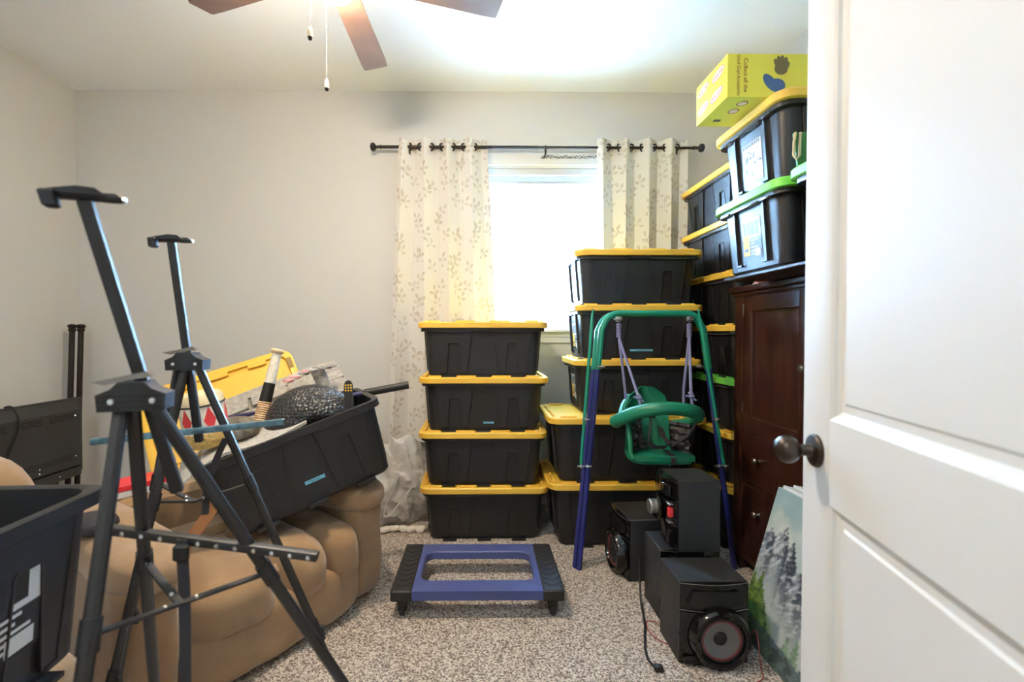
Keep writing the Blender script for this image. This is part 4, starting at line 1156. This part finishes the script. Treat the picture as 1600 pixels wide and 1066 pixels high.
# small bongo drum with red and white diamonds
Md_ = Tr(E(-.315, -.03, .372)) @ Euler((.12, -.10, .0)).to_matrix().to_4x4()
dr = thing('bongo_drum', 'small drum with red and white diamond band and tan fur ends', 'drum', M=Md_)
M_fur = mat('tan_fur', S(198, 164, 96), .95, bump=.9, bscale=120, mottle=.25, mscale=60)
MB().lathe([(.001, 0), (.068, .002), (.083, .02), (.086, .05), (.084, .066), (.001, .066)], 28).build('lower_fur_band', M_fur, dr, world=False)
q = MB(); nseg = 28; nd = 7
q.lathe([(.001, .062), (.082, .064), (.085, .12), (.084, .178), (.001, .18)], 28, 0)
for k in range(12):
    a = 2 * PI * (k + .5) / 12; da_ = PI / 12
    pts = []
    for (aa, z) in ((a, .176), (a + da_, .121), (a, .066), (a - da_, .121)):
        pts.append((.0862 * math.cos(aa), .0862 * math.sin(aa), z))
    q.add(pts, [(0, 3, 2, 1)], 1)
    q.add([(.0866 * math.cos(a) , .0866 * math.sin(a), .176), (.0866 * math.cos(a + da_ * .98), .0866 * math.sin(a + da_ * .98), .121), (.0866 * math.cos(a), .0866 * math.sin(a), .066)], [(0, 2, 1)], 0) if k % 2 else None
q.build('diamond_shell', [mat('drum_cream', S(232, 222, 204), .35), mat('drum_red', S(204, 52, 54), .35)], dr, world=False)
MB().torus(.085, .004, 28, 6, M=Tr((0, 0, .180))).build('tension_hoop', M_ink, dr, world=False)
MB().lathe([(.001, .176), (.086, .178), (.084, .205), (.072, .222), (.001, .226)], 28).build('drum_head', mat('tan_head', S(206, 186, 146), .7), dr, world=False)

# foam rubble slab and post
M_foam = mat('grey_foam_stone', S(158, 152, 144), .95, bump=.7, bscale=55, mottle=.22, mscale=40)
xs = Vector((.86, .40, .32)).normalized(); ns = Vector((.10, -.45, .88)); ns = (ns - xs * ns.dot(xs)).normalized(); ys = ns.cross(xs)
Ms = frame((-.98, 2.36, .935), xs, ys, ns)
sl = thing('foam_slab', 'grey foam slab moulded like cracked stone, lying across the tilted tote', 'prop', M=Ms)
random.seed(11)
MB().box((-.30, -.14, -.03), (.30, .10, -.012), .004).build('slab_base', M_foam, sl, world=False)
cells = [(-.30, -.14, -.10, -.01), (-.09, -.14, .10, -.03), (.11, -.14, .30, -.02), (-.30, 0, -.16, .10), (-.15, 0, .02, .10), (.03, -.02, .17, .085), (.18, -.01, .30, .10)]
for c in cells:
    j = lambda: random.uniform(-.006, .006)
    poly = [(c[0] + j() + .003, c[1] + j() + .003), (c[2] + j() - .003, c[1] + j() + .003), (c[2] + j() - .003, c[3] + j() - .003), ((c[0] + c[2]) / 2 + j(), c[3] + j() - .003), (c[0] + j() + .003, c[3] + j() - .003)]
    MB().prism(poly, -.013, random.uniform(0, .012), axes=(0, 1, 2)).build('stone', M_foam, sl, world=False)
MB().prism([(-.30, .10), (.30, .085), (.30, .155), (-.05, .17), (-.30, .15)], -.03, -.005, axes=(0, 1, 2)).build('rough_edge', M_foam, sl, world=False)
q = MB().bar((-.735, 2.28, .955), (-.80, 2.31, 1.075), .06, .035, (0, -1, .2))
tag(q.build('foam_post', M_foam), 'short grey foam stone post standing at the slab end', 'prop')
# grey felt sheet spilling over the low end of the tote
q = MB(); vs = []; nx, ny = 16, 8
for j in range(ny + 1):
    for i in range(nx + 1):
        u, v = i / nx, j / ny
        p = E(-.44 + .50 * u, -.20 + .30 * v, .345 + .02 * math.sin(u * 7 + v * 3) * .6 + .035 * v - .05 * max(0, .35 - u) * 3)
        vs.append(p)
fs = [(j * (nx + 1) + i, j * (nx + 1) + i + 1, (j + 1) * (nx + 1) + i + 1, (j + 1) * (nx + 1) + i) for j in range(ny) for i in range(nx)]
q.add(vs, fs); q.add([(p[0], p[1], p[2] - .012) for p in vs], [f[::-1] for f in fs])
nv_ = (nx + 1) * (ny + 1)
edge = [i for i in range(nx + 1)] + [(j + 1) * (nx + 1) - 1 for j in range(1, ny + 1)] + [ny * (nx + 1) + i for i in range(nx - 1, -1, -1)] + [j * (nx + 1) for j in range(ny - 1, 0, -1)]
q.f += [(edge[i], edge[i] + nv_, edge[(i + 1) % len(edge)] + nv_, edge[(i + 1) % len(edge)]) for i in range(len(edge))]; q.mi += [0] * len(edge)
tag(q.build('felt_sheet', mat('grey_felt', S(176, 172, 166), .95, bump=.5, bscale=150, mottle=.15, mscale=60), angle=70), 'pale grey felt sheet under the drum in the tilted tote', 'cloth')
# dark gnarled rubber prop beside the bat
q = MB().blob(tuple(E(-.19, -.06, .40)), (.14, .10, .09), 2.2, 10, nz=.03, ns=14)
tag(q.build('rubber_prop', mat('mud_rubber', S(104, 96, 84), .55, bump=.6, bscale=60, mottle=.4, mscale=30), angle=180), 'lumpy grey-brown rubber prop between drum and bat', 'prop')
# blue stick with black grip
s0, s1 = Vector((-1.20, 2.24, .845)), Vector((-.36, 2.36, .990))
stick = thing('toy_staff', 'dark blue stick with black tube grip lying across the tilted tote', 'stick', s0)
pm_ = s0.lerp(s1, .74)
MB().tube([s0, pm_], .011, 10).build('shaft', mat('staff_blue', S(50, 50, 96), .35), stick)
MB().tube([pm_, pm_.lerp(s1, .02), pm_.lerp(s1, .03), s1], [.010, .015, .019, .019], 14).build('grip', M_rubber, stick)
# black strap end with yellow marks
kx = E(.235, -.155, .29)
xk = Vector((.97, .2, .1)).normalized(); zk = Vector((-.06, .10, 1)).normalized(); yk = zk.cross(xk).normalized(); xk = yk.cross(zk)
Mk_ = frame(kx, xk, yk, zk)
ks = thing('knife_handle', 'upright flat black handle with nine yellow marks at the tote rim', 'handle', M=Mk_)
MB().prism([(-.021, 0), (.021, 0), (.019, .145), (.012, .160), (0, .165), (-.012, .160), (-.019, .145)], -.006, .006).build('grip', M_rubber, ks, world=False)
q = MB()
for r in range(3):
    for c in range(3): q.prism([(-.016 + c * .0115, .145 - r * .012), (-.007 + c * .0115, .145 - r * .012), (-.0115 + c * .0115, .137 - r * .012)], -.0072, -.006)
q.build('yellow_mark', M_lyel, ks, world=False)
# clear plastic packet
pk = thing('plastic_packet', 'crinkled clear plastic packet with red and black bits on the ball', 'packet', E(.04, .06, .42))
M_clear = mat('clear_wrap', S(236, 236, 236), .15)
_nt = M_clear.node_tree; _t = _nt.nodes.new('ShaderNodeBsdfTransparent'); _m = _nt.nodes.new('ShaderNodeMixShader'); _m.inputs[0].default_value = .74
_nt.links.new(_nt.nodes['Principled BSDF'].outputs[0], _m.inputs[1]); _nt.links.new(_t.outputs[0], _m.inputs[2]); _nt.links.new(_m.outputs[0], _nt.nodes['Material Output'].inputs['Surface'])
vs = []; nx, ny = 18, 9
for s_ in (1, -1):
    for j in range(ny + 1):
        for i in range(nx + 1):
            u, v = i / nx, j / ny
            edge_ = min(u, 1 - u, v, 1 - v); hgt = min(1, edge_ * 6) * .014
            n_ = noise.noise(Vector((u * 9, v * 7, s_)))
            vs.append(E(.02 + .28 * u, .02 + .13 * v, .50 + s_ * hgt + n_ * .007 + .02 * math.sin(u * 3.1)))
K = (nx + 1) * (ny + 1)
fs = [(j * (nx + 1) + i, j * (nx + 1) + i + 1, (j + 1) * (nx + 1) + i + 1, (j + 1) * (nx + 1) + i) for j in range(ny) for i in range(nx)]
MB().add(vs, fs + [tuple(q_ + K for q_ in f[::-1]) for f in fs]).build('wrap', M_clear, pk, angle=25)
random.seed(5)
for (x, y, mi) in ((.0, .07, 0), (.06, .10, 0), (.045, .06, 1), (-.03, .06, 0), (.15, .07, 1), (.18, .10, 1), (.12, .11, 1), (.09, .06, 2)):
    q = MB().blob(tuple(E(x + .09, y, .50 + .018 * math.sin((x + .07) / .28 * 3.1))), (.055, .045, .014), 2.5, 4, nz=.006, ns=40)
    q.build('packed_piece', (mat('packet_red', S(196, 70, 84), .5), M_ink, mat('packet_grey', S(150, 146, 146), .4))[mi], pk)

# ------------------------------------------------------------------ easels
def easel(label, blk, top, bot, feet, tray, hub, ang, bars_t, tray_mat, tray_drop=True):
    t = thing('easel', label, 'easel', (blk[0], blk[1], 0))
    blk, top, bot = Vector(blk), Vector(top), Vector(bot)
    ca, sa = math.cos(ang), math.sin(ang); hx = Vector((ca, sa, 0)); hy = Vector((-sa, ca, 0))
    up = (top - bot).normalized()
    MB().bar(bot, top, .019, .014, (-hy)).build('mast', M_alu, t)
    # leg block
    Mb_ = frame(blk, hx, hy, (0, 0, 1)) @ Matrix.Diagonal((.80, .72, .86, 1))
    q = MB().prism([(-.056, -.024), (.056, -.024), (.058, .006), (.034, .016), (.022, .028), (-.022, .028), (-.034, .016), (-.058, .006)], -.030, .030, M=Mb_)
    for i in range(3): q.box((-.05, -.032, -.016 + i * .010), (.05, -.030, -.012 + i * .010), M=Mb_)
    hb = q.build('leg_block', M_easel2, t)
    for x in (-.032, .036): MB().lathe([(.001, 0), (.0065, 0), (.005, .003), (.001, .004)], 10, M=Mb_ @ Tr((x, -.032, -.006)) @ Matrix.Rotation(PI / 2, 4, 'X')).build('rivet', M_steel, hb)
    q = MB().prism([(-.075, .028), (-.04, .034), (.02, .046), (.03, .036), (-.01, .030), (-.05, .022)], -.012, .012, M=Mb_); q.build('clamp_lever', M_nickel, hb)
    # head clip
    Mh = frame(top, hx, hy, up) @ Matrix.Diagonal((.74, .8, .8, 1))
    q = MB().box((-.062, -.012, .0), (.062, .014, .013), .003, M=Mh); q.box((-.062, -.030, -.022), (-.036, -.010, .010), .004, M=Mh); q.prism([(-.05, .012), (.0, .020), (.03, .018), (.045, .006), (-.03, .006)], -.02, .02, M=Mh); q.box((.03, -.016, -.004), (.068, .0, .008), .003, M=Mh)
    hc = q.build('canvas_clip', M_easel2, t)
    MB().tube([Mh @ Vector((.068, -.008, .002)), Mh @ Vector((.074, -.008, .002))], .004, 8).build('clip_tip', M_steel, hc)
    legs = []
    for k, (off, ft) in enumerate(feet):
        p = Mb_ @ Vector(off); f = Vector(ft); d = f - p
        m1, m2 = p + d * .30, p + d * .62
        L_ = MB().tube([p, m2], .0108, 10).build('leg', M_alu, t)
        MB().tube([m2 - d * .02, f - d * .012], .0082, 10).build('leg_extension', M_alu, L_)
        cl = MB().tube([m2 - d * .025, m2 + d * .018], .0142, 10); cl.bar(m2 + Vector((.015, 0, .016)), m2 + Vector((.018, 0, -.022)), .011, .011); cl.build('leg_clamp', M_easel2, L_)
        pb = p + d * bars_t[k]
        c2 = MB().tube([pb - d * .018, pb + d * .018], .0138, 10); c2.build('brace_collar', M_easel2, L_)
        MB().lathe([(.010, 0), (.014, .004), (.013, .022), (.010, .03)], 10, M=Tr(f)).build('rubber_foot', M_rubber, L_)
        legs.append((p, d, pb))
    H = Vector(hub)
    for (p, d, pb) in legs:
        s_ = MB().bar(pb, H, .013, .005, (0, 0, 1)).build('spreader', M_easel2, t)
        for f in (.06, .82):
            MB().lathe([(.001, 0), (.005, 0), (.004, .003), (.001, .004)], 8, M=Tr(pb.lerp(H, f) + Vector((0, -.003, .002))) @ Matrix.Rotation(PI / 2, 4, 'X')).build('rivet', M_steel, s_)
    a, b_ = Vector(tray[0]), Vector(tray[1]); dr_ = (b_ - a).normalized()
    q = MB().bar(a, b_, .018, .015, (0, 0, 1))
    tr_ = q.build('canvas_tray', tray_mat, t)
    if tray_drop:
        side = dr_.cross(Vector((0, 0, 1))).normalized()
        nst = 12
        for i in range(nst):
            p = a.lerp(b_, (i + .5) / nst) + side * .0092
            MB().lathe([(.001, 0), (.0045, 0), (.0036, .002), (.001, .0022)], 8, M=frame(p + Vector((0, 0, -.001)), dr_, (0, 0, 1), side)).build('tray_stud', M_steel, tr_)
    return t
M_teal = mat('teal_gloss_tray', S(92, 122, 136), .25, .3, mottle=.5, mscale=45)
easel('near black tripod easel, blurred, in front of the open tote', (-.543, .75, 1.15), (-.578, .70, 1.444), (-.525, .82, .975),
      [((.030, .0, -.02), (-.118, 1.2, 0)), ((-.010, .012, -.02), (-.811, 1.2, 0)), ((-.026, .0, -.02), (-.445, .35, 0))],
      ((-.680, .838, .905), (-.300, .868, .838)), (-.498, .78, .802), math.radians(16), (.295, .27, .26), M_alu)
easel('smaller-looking far black tripod easel with teal tray, beside the recliner', (-.757, 1.23, 1.175), (-.776, 1.20, 1.478), (-.748, 1.26, .96),
      [((.034, .0, -.02), (-.272, 1.30, 0)), ((-.010, .0, -.02), (-.906, 1.0, 0)), ((-.036, .01, -.02), (-1.135, 1.42, 0))],
      ((-.942, 1.15, .986), (-.500, 1.205, 1.024)), (-.743, 1.225, .813), math.radians(4), (.264, .28, .27), M_teal, False)
st_ = thing('hanging_strap', 'black webbing strap hanging from the near easel tray', 'strap', (-.53, .835, .55))
ribbon([(-.527, .833, .885), (-.525, .832, .84), (-.523, .832, .80), (-.522, .831, .70), (-.522, .83, .60), (-.520, .83, .53)], .020, 'webbing', M_web, st_)
MB().box((-.540, .824, .848), (-.514, .836, .878), .004).build('slider', M_rubber, st_)
st2 = thing('hanging_strap', 'short black strap end hanging from the far easel', 'strap', (-.70, 1.24, .75))
ribbon([(-.665, 1.235, .975), (-.69, 1.235, .92), (-.715, 1.235, .85), (-.72, 1.235, .775)], .018, 'webbing', M_web, st2, (.9, .3, 0))

# ------------------------------------------------------------------ open tote at the left edge
MF = Tr((-1.095, .718, .535)) @ Rz(PI / 2 + .06)
tf = thing('storage_tote', 'open empty black tote with printed label on its long side at the left edge', 'storage tote', M=MF)
tm = tote_meshes(.79, .55, .385, 'open'); put('tub', tm[0], tf)
put('paper_label', tm[2]('side', 4, .22, .17, .19, .10), tf)

# ------------------------------------------------------------------ television by the left wall
tv = thing('television', 'black flat television seen from behind, standing by the left wall', 'television', (-2.62, 2.66, 0))
M_tv = mat('tv_back_plastic', S(48, 47, 47), .55, bump=.05, bscale=300); M_vent = mat('tv_vent', S(20, 20, 20), .8)
q = MB().box((-2.665, 2.16, .34), (-2.645, 3.155, .828), .004); q.build('screen_frame', M_tv, tv)
sh = MB()
sh.rings([[(-2.645, 2.17, .37), (-2.645, 3.11, .37), (-2.645, 3.11, .815), (-2.645, 2.17, .815)], [(-2.60, 2.20, .40), (-2.60, 3.085, .40), (-2.60, 3.085, .755), (-2.60, 2.20, .755)]])
sh.build('back_shell', M_tv, tv)
for z in (.77, .785, .80): MB().box((-2.64, 2.20, z), (-2.618 - (z - .77) * .9, 3.05, z + .006), .001).build('top_ridge', M_tv, tv)
vt = MB()
for (z0, y0, y1) in ((.70, 2.30, 2.62), (.70, 2.68, 2.83), (.70, 2.87, 3.05), (.44, 2.30, 2.62), (.44, 2.68, 3.03)):
    nn = int((y1 - y0) / .012)
    for i in range(nn):
        for r in range(3): vt.box((-2.601, y0 + i * .012, z0 + r * .014), (-2.5994, y0 + i * .012 + .007, z0 + r * .014 + .008))
o = vt.build('vent_slots', M_vent, tv); o['kind'] = 'stuff'
MB().box((-2.645, 2.20, .325), (-2.615, 3.11, .385), .004).build('lower_housing', M_tv, tv)
sc_ = MB()
for (y, z) in ((2.80, .44), (2.80, .415), (3.05, .72), (3.05, .46), (2.45, .68), (2.95, .355)): sc_.lathe([(.001, 0), (.006, 0), (.004, .003), (.001, .003)], 8, M=Tr((-2.600 if .39 < z < .76 else -2.615, y, z)) @ Matrix.Rotation(PI / 2, 4, 'Y'))
sc_.build('screw', M_steel, tv)
MB().box((-2.602, 2.28, .51), (-2.5985, 2.50, .60)).build('sticker', M_white, tv)
for y in (2.42, 2.93):
    MB().box((-2.66, y - .03, .02), (-2.63, y + .03, .34), .004).build('stand_post', M_tv, tv)
MB().box((-2.75, 2.30, 0), (-2.52, 3.05, .022), .006).build('stand_base', M_tv, tv)
cable('television_cable', 'thin black cable draped over the back of the television', [(-2.655, 2.655, .832), (-2.62, 2.66, .834), (-2.59, 2.665, .78), (-2.588, 2.66, .70), (-2.592, 2.62, .60), (-2.59, 2.58, .50), (-2.59, 2.57, .42)], .006, M_cable)

for i, (x, dx, y, lb) in enumerate(((-2.795, -.030, 3.235, 'left of two slim black curtain poles standing in the wall corner'), (-2.765, -.025, 3.27, 'right of two slim black curtain poles standing in the wall corner'))):
    t = thing('corner_pole', lb, 'pole', (x + dx, y, 0))
    p0, p1 = Vector((x + dx, y, 0)), Vector((x, y + .03, 1.29))
    MB().tube([p0, p1], .017, 12).build('tube', M_dkmetal, t)
    a = (p1 - p0).normalized()
    MB().tube([p1 - a * .035, p1 - a * .02, p1 - a * .01, p1, p1 + a * .012, p1 + a * .02], [.017, .024, .019, .026, .026, .012], 14).build('end_cap', M_dkmetal, t)

# ------------------------------------------------------------------ plastic bag and small clutter
bagm = bpy.data.materials.new('milky_plastic'); bagm.use_nodes = True
nt = bagm.node_tree; pb_ = nt.nodes['Principled BSDF']; pb_.inputs['Base Color'].default_value = S(222, 222, 222); pb_.inputs['Roughness'].default_value = .18
tr = nt.nodes.new('ShaderNodeBsdfTransparent'); ms = nt.nodes.new('ShaderNodeMixShader'); ms.inputs[0].default_value = .35
nt.links.new(pb_.outputs[0], ms.inputs[1]); nt.links.new(tr.outputs[0], ms.inputs[2]); nt.links.new(ms.outputs[0], nt.nodes['Material Output'].inputs['Surface'])
bag = thing('plastic_bag', 'crumpled clear plastic bag of clothes under the left curtain', 'bag', (-.52, 3.10, 0))
q = MB().blob((0, 0, 0), (.42, .26, .56), 2.6, 30)
for i, p in enumerate(q.v):
    p = Vector(p); h_ = (p.z + .27) / .54
    p.x = p.x * (1.05 - .45 * h_ * h_) + .06 * h_; p.y *= (1 - .35 * h_)
    n_ = -abs(noise.noise(Vector((p.x * 9 + p.z * 7, p.y * 8, p.z * 3 - p.x * 6)))) * .085 + .03 - abs(noise.noise(p * 16 + Vector((3, 1, 7)))) * .030 + noise.noise(p * 45) * .006
    p += p.normalized() * n_
    q.v[i] = (p.x - .575, p.y + 3.12, max(.006, p.z + .275))
q.build('bag_skin', bagm, bag, angle=28)
MB().blob((-.57, 3.13, .17), (.28, .18, .30), 2.6, 10, nz=.03, ns=9).build('bagged_cloth', mat('offwhite_cloth', S(206, 202, 196), .9), bag, angle=180)
hg = MB().tube([(-.615, 2.982, .095), (-.60, 2.978, .085), (-.575, 2.98, .10), (-.50, 2.975, .19), (-.44, 2.985, .27)], .005, 6); hg.tube([(-.615, 2.982, .095), (-.60, 2.972, .17), (-.55, 2.975, .27), (-.52, 2.99, .36)], .004, 6)
hg.build('coat_hanger', M_white, bag)
pf = MB()
random.seed(21)
for i in range(5): pf.blob((-.60 + i * .055, 2.955 + random.uniform(-.015, .015), .018), (.075, .05, .04), 2.3, 5, nz=.012, ns=30)
tag(pf.build('tissue_paper', mat('tissue_white', S(226, 222, 214), .9), angle=50), 'crumpled white tissue paper on the carpet below the plastic bag', 'paper')
# things on and beside the recliner's far arm
rb = thing('red_white_box', 'flat red and white box on the recliner back frame behind the near easel', 'box', (-1.52, 2.09, .55))
Mrb = frame((-1.522, 2.094, .552), ux, vx, (0, 0, 1))
MB().box((-.10, -.07, 0), (.10, .07, .028), .002, M=Mrb).build('tray', M_white, rb)
MB().box((-.102, -.072, .028), (.102, .072, .052), .002, M=Mrb).build('lid', M_red, rb)
q = MB().blob((-1.33, 1.62, .598), (.17, .12, .06), 2.6, 8, nz=.02, ns=12)
tag(q.build('black_pouch', M_web, angle=180), 'small black cloth pouch on the recliner arm beside the open tote', 'pouch')
q = MB().bar((-1.16, 1.86, .415), (-1.03, 2.03, .66), .075, .004, (-.5, -.8, .2))
tag(q.build('cardboard_sheet', mat('brown_cardboard', S(186, 122, 74), .8)), 'brown cardboard sheet wedged between the arm and the tilted tote', 'cardboard')
q = MB().tube([(-1.70, 2.05, .02), (-1.45, 2.20, .02)], .02, 10)
tag(q.build('white_tube', M_trim), 'white tube lying on the carpet between the two recliners', 'tube')

# ------------------------------------------------------------------ unseen fill light added behind the camera, and the window portal
al = bpy.data.lights.new('fill_light', 'AREA'); al.shape = 'RECTANGLE'; al.size = .5; al.size_y = .5; al.energy = FILL_LIGHT; al.color = (.86, 1, 1)
ho = bpy.data.objects.new('fill_light', al); C.objects.link(ho); ho.location = (-1.1, -.45, ZC - .05); ho.rotation_euler = (0, 0, 0)
pl = bpy.data.lights.new('window_portal', 'AREA'); pl.shape = 'RECTANGLE'; pl.size = WX1 - WX0; pl.size_y = WZ1 - WZ0; pl.cycles.is_portal = True
po = bpy.data.objects.new('window_portal', pl); C.objects.link(po); po.location = ((WX0 + WX1) / 2, YB + T + .01, (WZ0 + WZ1) / 2); po.rotation_euler = (-PI / 2, 0, 0)
